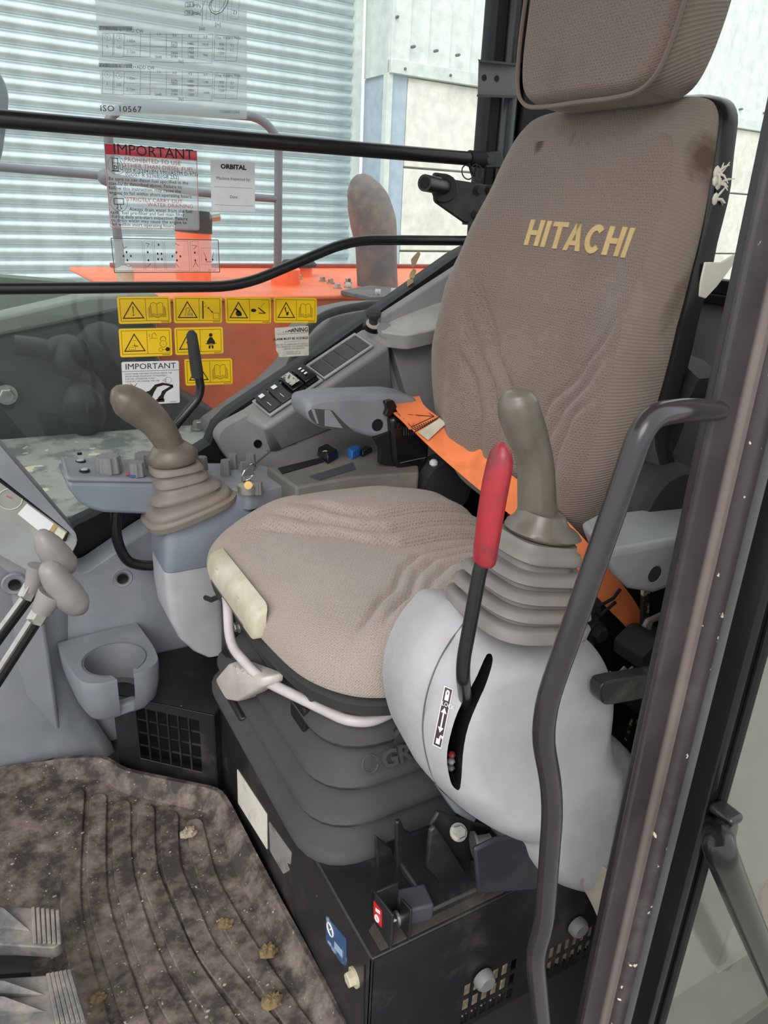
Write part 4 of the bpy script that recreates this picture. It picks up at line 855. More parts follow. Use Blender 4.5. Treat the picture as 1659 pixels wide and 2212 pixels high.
for k, (px, m) in enumerate(((279, 'red_ring'), (286, 'blue_ring'))):
    p = P(px, 1024 + 4 * k, z=ztp(P(px, 1024, y=1.1).x) + 0.0012); obj('temperature_mark', MB().lathe([(0.0045, 0), (0.0045, 0.0008), (0, 0.0009)], p, Z1, 10), M[m], cp)
mb = MB(); p = P(172, 980, z=ztp(.13)); mb.box(p, (0.007, 0.004, 0.004)); obj('broken_clip', mb, M['black_clean'], cp, bevel=0.001)
# ---- ignition panel
ip = thing('ignition_console', 'grey panel with small ribbed knobs and chrome ignition lock behind the cushion', 'control panel', V(0.4, 1.15, 0.46))
zi = 0.500
po = [(425, 1000), (545, 1000), (580, 1008), (628, 1044), (600, 1052), (535, 1066), (490, 1052)]
obj('panel', MB().prism(rounded(PS(po, z=zi), 0.008), V(0, 0, -0.03)), M['trim'], ip, bevel=0.004)
for px, py in ((488, 1026), (503, 1013), (542, 1012)): knob(px, py, 11, 0.026, ip, m=km, z=zi, teeth=7)
p = P(537, 1062, z=zi); obj('lock_barrel', MB().lathe([(0.017, 0), (0.017, 0.012), (0.013, 0.014), (0, 0.014)], p, Z1, 20), M['metal'], ip)
p2 = P(556, 1058, z=zi); knob(558, 1066, 10, 0.020, ip, m=km, z=zi, teeth=7)
kr = tag(thing('ignition_key', 'ignition key with steel ring and brass tag in the chrome lock', 'key', P(537, 1045, z=zi + 0.014)), 'ignition key with steel ring and brass tag in the chrome lock', 'key')
kp = P(537, 1044, z=zi + 0.016); kb = P(535, 1018, y=kp.y)
obj('key_head', MB().prism([kp + V(-0.010, 0, 0.012), kp + V(0.010, 0, 0.012), kp + V(0.012, 0, 0.036), kp + V(-0.012, 0, 0.036)], V(0, 0.003, 0)), M['trim_dark'], kr, bevel=0.003)
mb = MB(); mb.box(kp + V(0, 0.0015, 0.002), (0.008, 0.002, 0.022)); obj('key_blade', mb, M['chrome'], kr)
def ring(c, r, a, b, w): 
    mb = MB(); pts = [c + a * (r * math.cos(2 * math.pi * k / 24)) + b * (r * math.sin(2 * math.pi * k / 24)) for k in range(25)]; return mb.tube(pts, w, 6)
obj('key_ring', ring(P(537, 1022, y=kp.y - 0.006), 0.015, V(0.8, 0.5, 0).normalized(), V(0.2, -0.2, 0.9).normalized(), 0.0013), M['chrome'], kr)
obj('tag', MB().lathe([(0.0062, 0), (0.0062, 0.0015), (0, 0.0016)], P(536, 1048, y=kp.y - 0.022), V(-0.2, -0.9, 0.3), 16), M['gold'], kr)
# ---- rear side tray with rockers
rt = thing('rocker_tray', 'dusty grey side tray with a black and a blue rocker switch', 'switch tray', V(0.6, 1.15, 0.47))
zr = 0.515
obj('tray', MB().prism(PS([(575, 1008), (640, 1002), (690, 978), (800, 960), (900, 958), (905, 1020), (760, 1030), (640, 1052)], z=zr), V(0, 0, -0.04)), mat('dusty_tray_plastic', (104, 102, 99), 0.65, dirt=(140, 128, 110), dirt_amt=0.6, dirt_scale=16), rt, bevel=0.004)
obj('dark_slot', MB().prism(PS([(600, 1012), (690, 990), (700, 998), (610, 1024)], z=zr + 0.0005), V(0, 0, 0.0012)), M['black_clean'], rt)
obj('dark_slot', MB().prism(PS([(668, 1030), (762, 1000), (768, 1014), (690, 1038)], z=zr + 0.0005), V(0, 0, 0.0012)), mat('slate_slot', (66, 70, 78), 0.5), rt)
def rocker(pts, m, h, name): 
    b = PS(pts, z=zr); return obj(name, MB().quadprism(b, [p + V(0, 0, h) for p in [sum(b, Vector()) / 4 + (q - sum(b, Vector()) / 4) * 0.86 for q in b]]), m, rt, bevel=0.002)
rocker([(684, 984), (706, 974), (732, 990), (708, 1004)], M['black_gloss'], 0.016, 'black_rocker')
rocker([(770, 982), (790, 972), (806, 976), (784, 988)], M['black_gloss'], 0.010, 'rocker_base')
rocker([(748, 984), (770, 974), (782, 982), (760, 994)], M['blue_switch'], 0.014, 'blue_rocker')
p = P(702, 975, z=zr + 0.0172); mb = MB(); mb.tube([p + V(-.004, 0, 0), p + V(0, 0.003, 0), p + V(.004, 0, 0)], 0.0006, 6); obj('rocker_mark', mb, M['white_decal'], rt)
# ---- raised switch console along the window
sw_ = thing('switch_console', 'sloping grey switch console under the side window line', 'switch console', V(0.6, 1.2, 0.5))
yA, yB = 1.232, 1.185
Q = [P(547, 871, y=yA), P(582, 900, y=yB), P(806, 748, y=yB), P(769, 723, y=yA)]     # switch band: window side / cab side, front to rear
def qb(s, t, off=0.0):
    a = Q[0].lerp(Q[3], s); b = Q[1].lerp(Q[2], s); n_ = (Q[3] - Q[0]).cross(Q[1] - Q[0]).normalized()
    if n_.z < 0: n_ = -n_
    return a.lerp(b, t) + n_ * off
A0, A1 = P(505, 893, y=yA + .015), P(900, 640, y=yA + .015)
ns0, ns1 = P(592, 915, y=yB - 0.012), P(838, 760, y=yB - 0.012)
top_o = [qb(-0.10, -0.25, -0.004), qb(-0.10, 1.30, -0.004), qb(1.12, 1.30, -0.004), qb(1.12, -0.25, -0.004)]
bot = [P(480, 985, y=1.245), P(600, 978, y=1.222), P(850, 880, y=1.222), P(850, 860, y=1.245)]
mb = MB(); mb.quadprism(top_o, bot); obj('ledge', mb, M['trim_warm'], sw_, bevel=0.010, seg=3)
bp_ = [(466, 946), (480, 922), (540, 890), (620, 846), (960, 626), (1000, 720), (1000, 1040), (640, 1040), (520, 1025), (488, 985)]
obj('back_panel', MB().prism(rounded(PS(bp_, y=1.222), 0.012), V(0, 0.030, 0)), M['trim_warm'], sw_, bevel=0.005)
obj('panel_groove', MB().tube(PS([(552, 1000), (590, 968), (640, 958)], y=1.2215), 0.0018, 6), M['trim_dark'], sw_)
for px, py in ((556, 958),): obj('screw_socket', MB().lathe([(0.0075, 0), (0.0075, 0.003), (0.005, 0.003), (0.004, 0.001), (0, 0.001)], P(px, py, y=1.222), -Y1, 16), M['black_gloss'], sw_)
def frame(s0, s1):
    mb = MB(); o_ = [(s0, -0.06), (s0, 1.06), (s1, 1.06), (s1, -0.06)]; ds = 0.014; i_ = [(s0 + ds, 0.05), (s0 + ds, 0.95), (s1 - ds, 0.95), (s1 - ds, 0.05)]
    v = [qb(s, t, 0) for s, t in o_] + [qb(s, t, 0) for s, t in i_] + [qb(s, t, 0.004) for s, t in o_] + [qb(s, t, 0.004) for s, t in i_]
    f = []
    for k in range(4):
        j = (k + 1) % 4; f += [(8 + k, 8 + j, 12 + j, 12 + k), (k, j, 8 + j, 8 + k), (4 + k, 12 + k, 12 + j, 4 + j), (k, 4 + k, 4 + j, j)]
    mb.add(v, f); fr = obj('switch_frame', mb, mat('silver_grey_frame', (150, 152, 154), 0.45), sw_, bevel=0.001)
    obj('frame_bed', MB().add([qb(s, t, 0.0006) for s, t in i_], [(0, 1, 2, 3)]), M['trim_dark'], fr); return fr
f1 = frame(0.0, 0.505); f2 = frame(0.515, 1.0)
def swkey(s0, s1, h0, h1, hm, m, parent, label=None):
    ts = (0.08, 0.5, 0.92); mb = MB(); rings = []
    for t, h in zip(ts, (h0, hm, h1)): rings.append([qb(s0, t, 0.0005), qb(s1, t, 0.0005), qb(s1, t, h), qb(s0, t, h)])
    mb.loft(rings); o = obj('switch', mb, m, parent, bevel=0.0015); 
    return o
kd = mat('charcoal_switch_plastic', (58, 60, 60), 0.5); kb_ = M['black_gloss']
for k in range(4):
    s0 = 0.022 + 0.118 * k; s1 = s0 + 0.106
    o = swkey(s0, s1, 0.016 if k < 2 else 0.020, 0.006 if k < 2 else 0.016, 0.010 if k < 2 else 0.020, kd if k < 2 else kb_, f1)
for k in range(4):
    s0 = 0.533 + 0.114 * k; s1 = s0 + 0.100; o = swkey(s0, s1, 0.0032, 0.0032, 0.0032, kd, f2)
# marks on the switches belong to the console
def smark(s0, s1, t0, t1, h, m, nm): obj(nm, MB().add([qb(s0, t0, h), qb(s0, t1, h), qb(s1, t1, h), qb(s1, t0, h)], [(0, 1, 2, 3)]), m, f1)
smark(.045, .085, .18, .36, 0.0160, M['white_decal'], 'switch_symbol'); smark(.165, .205, .16, .34, 0.0162, M['white_decal'], 'switch_symbol')
smark(.062, .066, .55, .80, 0.0102, M['white_decal'], 'switch_line'); smark(.182, .186, .55, .80, 0.0102, M['white_decal'], 'switch_line')
smark(.272, .350, .14, .80, 0.0212, mat('worn_silver_print', (178, 176, 168), 0.5, dirt=(50, 50, 50), dirt_amt=1.0, dirt_scale=160, dirt_lo=0.5, dirt_hi=0.54), 'switch_symbol')
for t0 in (.28, .45, .62): smark(.415, .440, t0, t0 + .08, 0.0214, M['white_decal'], 'switch_symbol')
# rear corner trim with knob
rc = thing('rear_corner_trim', 'pale grey corner trim with locking knob above the switch row', 'trim panel', V(0.85, 1.2, 0.6))
obj('upper_panel', MB().prism(rounded(PS([(820, 690), (1020, 560), (1060, 700), (1060, 1000), (880, 860), (850, 760)], y=1.195), 0.01), V(0, 0.025, 0)), M['trim_warm'], rc, bevel=0.005)
sh_t = PS([(788, 702), (880, 655), (1000, 590), (1010, 690), (940, 712), (880, 724), (830, 720)], y=1.190)
shelf = [P(788, 704, y=1.225), P(880, 652, y=1.235), P(1010, 600, y=1.235), P(1010, 690, y=1.165), P(935, 712, y=1.135), P(880, 724, y=1.135), P(830, 718, y=1.165)]
obj('shelf', MB().quadprism(rounded(shelf, 0.012), [p + V(0.01, 0.015, -0.03) for p in rounded(shelf, 0.012)]), mat('pale_warm_plastic', (170, 168, 164), 0.6), rc, bevel=0.006)
kq = P(806, 707, y=1.205)
obj('knob_washer', MB().lathe([(0.019, 0), (0.019, 0.006), (0.010, 0.007), (0, 0.007)], kq, V(-0.1, -0.5, 0.9), 20), M['black_gloss'], rc)
obj('knob_ring', MB().lathe([(0.014, 0.006), (0.014, 0.009), (0, 0.009)], kq, V(-0.1, -0.5, 0.9), 20), M['ivory'], rc)
obj('locking_knob', MB().lathe([(0.008, 0.006), (0.008, 0.018), (0.013, 0.022), (0.014, 0.028), (0.010, 0.033), (0, 0.034)], kq, V(-0.15, -0.3, 0.95), 16), M['rubber'], rc)
obj('round_plug', MB().lathe([(0.016, 0), (0.016, 0.001), (0.014, 0.002), (0, 0.002)], P(833, 714, y=1.178), V(-0.1, -0.75, 0.65), 20), M['trim'], rc)
for px, py, y in ((837, 690, 1.205), (886, 702, 1.172)): obj('screw', MB().lathe([(0.006, 0), (0.006, 0.002), (0.003, 0.001), (0, 0.001)], P(px, py, y=y), V(-0.1, -0.6, 0.8), 12), M['trim_dark'], rc)
# ---- auxiliary lever behind the far joystick
al = thing('auxiliary_lever', 'thin black bent lever with rubber sleeve in front of the yellow decals', 'lever', P(375, 925, y=1.19))
ap = PS([(360, 950), (378, 920), (428, 862), (434, 838), (425, 790)], y=1.19)
obj('rod', MB().tube(ap, 9.5 * mpp(ap[1]), 12, fillet=0.03), M['bar'], al)
c, r = ring_px([(427, 815, 12.5), (425, 800, 13.5), (418, 750, 12.5), (414, 722, 11.5), (413, 714, 5)], 1.19); obj('sleeve', MB().tube(c, r, 14), M['rubber'], al, ang=60)
# ---- grab rails across the side window
gb = thing('window_grab_rail', 'straight black grab rail across the top of the side window', 'grab rail', P(1040, 345, y=1.205))
obj('rail', MB().tube([V(-0.70, 1.205, P(0, 255, y=1.205).z), P(1030, 344, y=1.205)], 0.0115, 16), M['bar'], gb)
e_ = P(1033, 344, y=1.205); obj('end_sleeve', MB().tube([e_ + V(-0.02, 0, 0), e_ + V(0.012, 0, 0)], 0.0135, 16), M['black_clean'], gb)
obj('bracket', MB().prism(rounded(PS([(1040, 330), (1085, 325), (1090, 362), (1044, 364)], y=1.200), 0.005), V(0, 0.02, 0)), M['black'], gb, bevel=0.002)
obj('bolt', MB().bolt(P(1053, 346, y=1.200), -Y1, 0.008, 0.009), M['black'], gb)
for px, py, r in ((1010, 372, 0.012), (1030, 372, 0.013)):
    obj('pin_ring', ring(P(px, py, y=1.19), r, X1, V(0, 0.3, 1).normalized(), 0.0012), M['rubber'], gb)
obj('pin_clip', MB().tube(PS([(1012, 352), (1018, 372), (1024, 380), (1030, 356)], y=1.19), 0.0022, 6), M['black_clean'], gb)
lb = tag(obj('bent_grab_rail', MB().tube([V(-0.70, 1.205, P(0, 620, y=1.205).z)] + PS([(520, 619), (758, 518), (1040, 520)], y=1.205), 0.0085, 14, fillet=0.05), M['bar']), 'bent black grab rail running below the top rail across the window', 'grab rail')
# bracket plates on the corner post
bkt = thing('channel_bracket', 'grey channel bracket with two holes high on the corner post', 'bracket', P(1080, 170, y=1.235))
obj('web', MB().prism(PS([(1036, 132), (1120, 140), (1118, 208), (1034, 205)], y=1.225), V(0, 0.004, 0)), mat('grey_bracket_paint', (110, 108, 108), 0.4), bkt, bevel=0.001)
obj('top_flange', MB().quadprism(PS([(1032, 128), (1122, 137), (1122, 142), (1034, 133)], y=1.205), PS([(1032, 128), (1122, 137), (1122, 142), (1034, 133)], y=1.24)), M['pillar'], bkt)
obj('bottom_flange', MB().quadprism(PS([(1030, 204), (1118, 207), (1118, 212), (1030, 209)], y=1.205), PS([(1030, 204), (1118, 207), (1118, 212), (1030, 209)], y=1.24)), M['pillar'], bkt)
for px, py in ((1046, 168), (1073, 170)): obj('hole', MB().lathe([(0.005, 0), (0.005, 0.0008), (0, 0.0008)], P(px, py, y=1.225), -Y1, 14), M['black_clean'], bkt)
pb = thing('pivot_bracket', 'black tapered bracket plate with short pipe stub beside the backrest', 'bracket', P(1000, 420, y=1.2))
obj('plate', MB().prism(rounded(PS([(938, 372), (970, 376), (982, 388), (1060, 400), (1075, 395), (1060, 484), (1008, 484), (940, 436)], y=1.195), 0.006), V(0, 0.008, 0)), M['black'], pb, bevel=0.002)
obj('boss', MB().lathe([(0.023, 0), (0.023, 0.012), (0.021, 0.015), (0, 0.015)], P(960, 408, y=1.195), -Y1 + V(-0.6, 0, 0), 20), M['rubber'], pb)
q0 = P(962, 404, y=1.19); q1 = P(917, 395, y=1.16)
st = obj('pipe_stub', MB().tube([q0, q1], 0.0135, 16), M['black'], pb); obj('stub_bore', MB().tube([q1 + (q1 - q0).normalized() * 0.0004, q1 + (q1 - q0).normalized() * 0.0008], 0.0095, 16), M['black_clean'], pb)
for px, py in ((1032, 412), (1058, 411), (1028, 465)): obj('bolt', MB().bolt(P(px, py, y=1.195), -Y1, 0.0065, 0.008), M['rubber'], pb)
obj('lower_tab', MB().prism(PS([(1012, 478), (1060, 478), (1060, 486), (1012, 486)], y=1.190), V(0, 0.02, 0)), M['black'], pb)
# ---- seat belt
bt = thing('seat_belt', 'orange lap belt lying across the seat from the right armrest', 'seat belt', V(0.68, 0.8, 0.5))
def ribbon(edges, th=0.0022, m=M['belt'], name='webbing', par=None, n=5):
    A = spline([P(a[0], a[1], y=y) for a, b, y in edges], n); B = spline([P(b[0], b[1], y=y) for a, b, y in edges], n); mb = MB(); rings = []
    for i, (a, b) in enumerate(zip(A, B)):
        t = (A[min(i + 1, len(A) - 1)] - A[max(0, i - 1)]).normalized(); nn = t.cross(b - a).normalized() * th; rings.append([a, b, b + nn, a + nn])
    mb.loft(rings); return obj(name, mb, m, par or bt, ang=50)
w1 = ribbon([((848, 864), (906, 858), 1.055), ((858, 888), (916, 878), 1.020), ((884, 922), (944, 900), 1.000), ((950, 986), (1000, 940), 0.955), ((1045, 1066), (1080, 1006), 0.860), ((1120, 1125), (1150, 1060), 0.790)])
w2 = ribbon([((1100, 1110), (1130, 1048), 0.790), ((1160, 1146), (1190, 1090), 0.72), ((1222, 1200), (1262, 1166), 0.66), ((1290, 1290), (1330, 1246), 0.615), ((1340, 1342), (1368, 1296), 0.600), ((1376, 1380), (1394, 1344), 0.595)])
w3 = ribbon([((846, 890), (870, 888), 1.03), ((870, 912), (900, 900), 1.005), ((884, 928), (910, 918), 1.0)], name='folded_end')
def strap(u, v, off=0.004):                           # on the stitched part of the strap
    a = Vector((884, 922)).lerp(Vector((950, 986)), v); b = Vector((944, 900)).lerp(Vector((1000, 940)), v); q = a.lerp(b, u); return P(q.x, q.y, y=lerp(1.0, 0.955, v) - off)
bx1 = [(.12, -.35), (.95, -.30), (.95, -.02), (.12, -.05)]
obj('box_stitch', MB().tube([strap(u, v) for u, v in [(.08, -.42), (.90, -.42), (.94, -.05), (.06, .02), (.08, -.42), (.94, -.05), (.06, .02), (.90, -.42)]], 0.0007, 5), M['thread'], w1)
obj('zigzag_stitch', MB().tube([strap(.05 + .9 * k / 22, .16 + (.06 if k % 2 else -.06) - 0.06) for k in range(23)], 0.0007, 5), M['thread'], w1)
obj('edge_thread', MB().tube([strap(-.08, .18), strap(.5, .12), strap(1.08, .02)], 0.0007, 5), M['thread'], w1)
mb = MB(); qd = [strap(.08, .22, .006), strap(1.0, .10, .006), strap(1.02, .36, .007), strap(.12, .52, .007)]; mb.prism(qd, V(0.001, 0.002, 0)); obj('sewn_tag', mb, M['ivory'], w1, bevel=0.0006)
obj('retractor', MB().prism(rounded(PS([(845, 905), (862, 898), (900, 900), (930, 940), (926, 990), (905, 1030), (870, 1026), (852, 1000)], y=1.02), 0.008), V(0, 0.05, 0)), M['black_gloss'], bt, bevel=0.006)
obj('retractor_boss', MB().lathe([(0.006, 0), (0.006, 0.004), (0.003, 0.004), (0.003, 0.001), (0, 0.001)], P(861, 920, y=1.019), -Y1, 12), M['black_gloss'], bt)
for k in range(6): obj('retractor_rib', MB().tube(PS([(872 + 5 * k, 922), (873 + 5 * k, 940)], y=1.0185), 0.0012, 6), M['rubber'], bt)
obj('retractor_line', MB().tube(PS([(864, 1000), (920, 988)], y=1.0185), 0.0008, 6), M['trim_dark'], bt)
obj('belt_bracket', MB().prism(rounded(PS([(808, 946), (848, 930), (856, 1008), (820, 1002), (822, 970)], y=1.03), 0.004), V(0, 0.01, 0)), M['black_clean'], bt, bevel=0.002)
obj('release_tab', MB().prism(rounded(PS([(832, 868), (850, 864), (862, 886), (840, 902), (832, 898), (838, 884)], y=1.025), 0.004), V(0, 0.02, 0)), M['black_gloss'], bt, bevel=0.003)
obj('anchor_cap', MB().ball(P(1378, 1370, y=0.585), 0.008, 0.008, 0.008, 12), M['white_label'], bt)
obj('wire_keeper', MB().tube(PS([(1340, 1272), (1325, 1292), (1290, 1312), (1284, 1326), (1296, 1330), (1330, 1300)], y=0.575), 0.0022, 6), M['black_clean'], bt)
# ================================================================== LOWER CAB: panels, stand, mat, pedals, handle
sdp = thing('side_trim_panel', 'large blue grey moulded side trim panel under the window and cup holder', 'trim panel', V(0.1, 1.2, 0))
mp = [(-460, 1150), (-90, 1200), (60, 1230), (184, 1238), (300, 1158), (420, 1085), (480, 1050), (480, 1480), (430, 1500), (285, 1610), (285, 1700), (-90, 1730), (-460, 1760)]
obj('main_panel', MB().prism(rounded(PS(mp, y=1.185), 0.01), V(0, 0.06, 0)), M['trim'], sdp, bevel=0.006)
# front bulge that swells towards the driver: swept surface
rows = [(1150, -90, 20), (1238, 50, 110), (1330, 60, 150), (1420, 62, 150), (1500, 82, 175), (1570, 120, 220), (1630, 165, 262), (1690, 190, 262)]
rings = []
for (py, pa, pb), dy_ in zip(rows, (0, 0, 0, 0, -0.006, -0.02, -0.05, -0.085)):
    q = [P(-460, py, y=1.135), P(lerp(-460, pa, 0.8), py, y=1.138), P(pa, py, y=1.148), P(lerp(pa, pb, 0.35), py, y=1.162), P(lerp(pa, pb, 0.7), py, y=1.178), P(pb, py, y=1.186), P(pb, py, y=1.2), P(-460, py, y=1.2)]
    q = [p + V(0, dy_ * w_, 0) for p, w_ in zip(q[:6], (0, 0, 0.15, 0.5, 0.85, 1))] + q[6:]
    rings.append(q)
obj('front_bulge', MB().loft(rings), M['trim'], sdp, ang=70)
for px, py, y in ((31, 1262, 1.136), (264, 1249, 1.184)):
    p = P(px, py, y=y); obj('screw_recess', MB().lathe([(0.018, 0.002), (0.016, -0.001), (0.011, 0.001)], p, Y1, 20), M['trim'], sdp)
    obj('screw', MB().lathe([(0.009, -0.001), (0.009, -0.004), (0.004, -0.003), (0, -0.003)], p, Y1, 14), M['black_gloss'], sdp)
# cup holder
cu = thing('cup_holder', 'grey plastic cup holder with front slot on the side trim panel', 'cup holder', P(250, 1560, y=1.06))
ccen = P(247, 1425, y=1.085); zt = ccen.z; rc_ = 63 * mpp(ccen)
fd = V(0.10, -1.0, 0).normalized(); sd_ = V(1.0, 0.10, 0).normalized()
def cu_out(k, z, grow=0.0, n=36):
    """plan outline: rounded body with the round well and its front slot taken out, at scale k about the wall side"""
    base = ccen + V(0, 0.05, 0)
    def T(a, b): p = ccen + sd_ * a + fd * b; p = base + (p - base) * k; p.z = z; return p
    out = []
    hw, fr, bk = rc_ * 1.42 + grow, rc_ * 1.25 + grow, -0.095
    sl = rc_ * 0.36
    # outer loop from slot right side round the back to slot left side
    pts = [T(sl, fr), T(hw * 0.55, fr * 0.98), T(hw * 0.90, fr * 0.72), T(hw, 0.0), T(hw, bk), T(-hw, bk), T(-hw, 0.0), T(-hw * 0.90, fr * 0.72), T(-hw * 0.55, fr * 0.98), T(-sl, fr)]
    out = rounded(pts, [0.004, .02, .03, .02, .004, .004, .02, .03, .02, .004], 4)
    a0 = math.asin(sl / rc_)
    for i in range(n + 1):                             # the well, walked back the other way
        t = -a0 - (2 * math.pi - 2 * a0) * i / n
        out.append(T(rc_ * math.sin(t), rc_ * math.cos(t)))
    return out
zb = P(250, 1562, y=1.03).z
rg = [cu_out(0.985, zt + 0.001), cu_out(1.0, zt - 0.004), cu_out(0.97, lerp(zt, zb, 0.5)), cu_out(0.90, lerp(zt, zb, 0.85)), cu_out(0.82, zb)]
obj('body', MB().loft(rg), M['trim'], cu, ang=45)
obj('front_sill', MB().prism([ccen + sd_ * a + fd * b + V(0, 0, zb + 0.001 - ccen.z) for a, b in ((-rc_ * .42, rc_ * .5), (rc_ * .42, rc_ * .5), (rc_ * .42, rc_ * .90), (-rc_ * .42, rc_ * .90))], V(0, 0, 0.020)), M['trim'], cu, bevel=0.004)
obj('well_floor', MB().lathe([(rc_ * 0.98, 0), (rc_ * 0.98, 0.010), (rc_ * 0.70, 0.012), (rc_ * 0.66, 0.008), (0, 0.008)], V(ccen.x, ccen.y + 0.004, zb + 0.004), Z1, 28), M['trim_dark'], cu)
obj('rim_ring', MB().tube([ccen + sd_ * (rc_ * 1.04 * math.sin(t)) + fd * (rc_ * 1.04 * math.cos(t)) + Z1 * 0.0005 for t in [0.45 + (2 * math.pi - 0.9) * i / 30 for i in range(31)]], 0.0016, 6), M['trim_dark'], cu)
# heater vent box
vb = thing('heater_vent', 'black steel heater vent box with square mesh grille by the floor mat', 'vent', V(0.2, 1.1, 0))
va, vc = P(258, 1650, z=0.02), P(471, 1700, z=0.02); va.z = vc.z = 0
ztv = P(466, 1552, x=vc.x).z
fu = (vc - va); Lf = fu.length; fu.normalize(); fn = V(-fu.y, fu.x, 0)
if fn.y < 0: fn = -fn
def vf(u, z, off=0.0): return va + fu * (u * Lf) + V(0, 0, z * ztv) - fn * off
u0, u1, w0, w1_ = 0.23, 0.85, 0.26, 0.90
mb = MB()
for a, b, c, d in ((0, 1, 0, w0), (0, 1, w1_, 1), (0, u0, w0, w1_), (u1, 1, w0, w1_)):
    q = [vf(a, c), vf(b, c), vf(b, d), vf(a, d)]; mb.prism(q, fn * 0.003)
mb2 = MB().prism([vf(0, 0.0) + fn * 0.0, vf(0, 0.0) + fn * 0.0005, vf(1, 0) + fn * 0.0005], V(0, 0, 0.001))
fv = [vf(0, 0), vf(1, 0), vf(1, 1), vf(0, 1)]; iv = [vf(u0, w0), vf(u1, w0), vf(u1, w1_), vf(u0, w1_)]
mb = MB(); mb.add(fv + iv + [p + fn * 0.003 for p in fv] + [p + fn * 0.003 for p in iv], sum([[(k, (k + 1) % 4, 4 + (k + 1) % 4, 4 + k), (8 + k, 12 + k, 12 + (k + 1) % 4, 8 + (k + 1) % 4), (4 + k, 4 + (k + 1) % 4, 12 + (k + 1) % 4, 12 + k), (k, 8 + k, 8 + (k + 1) % 4, (k + 1) % 4)] for k in range(4)], []))
obj('front_plate', mb, M['black'], vb, bevel=0.001)
for k in range(1, 6):
    u = lerp(u0, u1, k / 6); o = obj('grille_bar', MB().box((vf(u, w0) + vf(u, w1_)) / 2 + fn * 0.002, (0.0028, 0.003, (w1_ - w0) * ztv), (fu, fn, Z1)), M['black'], vb)
for k in range(1, 4):
    w = lerp(w0, w1_, k / 4); o = obj('grille_bar', MB().box((vf(u0, w) + vf(u1, w)) / 2 + fn * 0.004, ((u1 - u0) * Lf, 0.002, 0.0026), (fu, fn, Z1)), M['black'], vb)
obj('duct', MB().prism([vf(0.02, .02) + fn * 0.05, vf(.98, .02) + fn * 0.05, vf(.98, .98) + fn * 0.05, vf(.02, .98) + fn * 0.05], fn * 0.002), M['black_clean'], vb)
tpv = [vf(0, 1), vf(1, 1), vf(1, 1) + V(0.05, 0.05, 0), V(0.32, 1.18, ztv), V(va.x, 1.18, ztv)]; obj('top_plate', MB().prism(tpv, V(0, 0, -0.003)), M['black'], vb, bevel=0.001)
obj('side_plate', MB().prism([vf(1, 0), vf(1, 1), vf(1, 1) + V(0.05, 0.05, 0), vf(1, 0) + V(0.05, 0.05, 0)], V(-0.003, 0.0, 0)), M['black'], vb)
# seat stand
YN, XF, ZT = 0.462, 0.2755, 0.2025
ss = thing('seat_stand', 'scratched black steel stand under the seat with vent meshes at its side', 'seat stand', V(0.5, 0.72, 0))
obj('front_plate', MB().box2((XF, YN, 0), (XF + 0.004, 0.985, ZT - 0.003)), M['black'], ss, bevel=0.0015)
obj('top_plate', MB().box2((XF, YN, ZT - 0.003), (0.86, 0.99, ZT)), M['black'], ss, bevel=0.0015)
obj('top_rubber_sheet', MB().prism([V(XF + 0.012, YN + 0.004, ZT), V(0.80, YN + 0.004, ZT), V(0.80, YN + 0.055, ZT), V(XF + 0.055, YN + 0.055, ZT), V(XF + 0.012, YN + 0.03, ZT)], V(0, 0, 0.002)), mat('dusty_dark_sheet', (58, 53, 49), 0.85, dirt=(104, 94, 84), dirt_amt=0.6, dirt_scale=12), ss)
gx = [(P(1000, 2150, y=YN).x, P(1118, 2100, y=YN).x, 0.02, P(1060, 2098, y=YN).z), (P(1180, 2090, y=YN).x, P(1325, 2010, y=YN).x, 0.02, P(1250, 2015, y=YN).z)]
# side plate with two openings, as four strips and a mullion
xE = 0.84
for a, b, c, d in ((XF, gx[0][0], 0, ZT - 0.003), (gx[0][1], gx[1][0], 0, ZT - 0.003), (gx[1][1], xE, 0, ZT - 0.003)): obj('side_plate', MB().box2((a, YN, c), (b, YN + 0.004, d)), M['black'], ss)
for x0_, x1_, za, zb_ in gx:
    obj('side_plate', MB().box2((x0_, YN, zb_), (x1_, YN + 0.004, ZT - 0.003)), M['black'], ss)
    nv = max(6, int((x1_ - x0_) / 0.0125)); 
    for k in range(nv + 1): obj('mesh_bar', MB().box2((lerp(x0_, x1_, k / nv) - 0.0016, YN + 0.0005, 0), (lerp(x0_, x1_, k / nv) + 0.0016, YN + 0.0035, zb_)), M['black'], ss)
    nh = int(zb_ / 0.026)
    for k in range(nh + 1): obj('mesh_bar', MB().box2((x0_, YN + 0.0002, zb_ - k * 0.026 - 0.002), (x1_, YN + 0.003, zb_ - k * 0.026 + 0.002)), M['black'], ss)
    mb = MB(); n = int((x1_ - x0_) / 0.0035); r0 = [V(lerp(x0_, x1_, k / n), YN + 0.012 + (0.004 if k % 2 else 0), 0) for k in range(n + 1)]
    mb.add(r0 + [p + V(0, 0, zb_) for p in r0], [(k, k + 1, n + 2 + k, n + 1 + k) for k in range(n)]); obj('pleated_filter', mb, M['filter'], ss, ang=10)
for px, py, y in ((1042, 2110, YN), (1244, 1997, YN)): obj('rubber_stud', MB().lathe([(0.013, 0), (0.013, 0.008), (0.010, 0.012), (0, 0.012)], P(px, py, y=y - 0.003), -Y1, 18), mat('grey_stud', (120, 120, 120), 0.6), ss)
obj('ivory_bolt', MB().lathe([(0.011, 0), (0.011, 0.004), (0.008, 0.008), (0, 0.008)], P(1307, 2013, y=YN), -Y1, 12), M['ivory'], ss)
obj('ivory_bolt', MB().bolt(P(767, 2110, x=XF), -X1, 0.0085, 0.010), M['ivory'], ss)
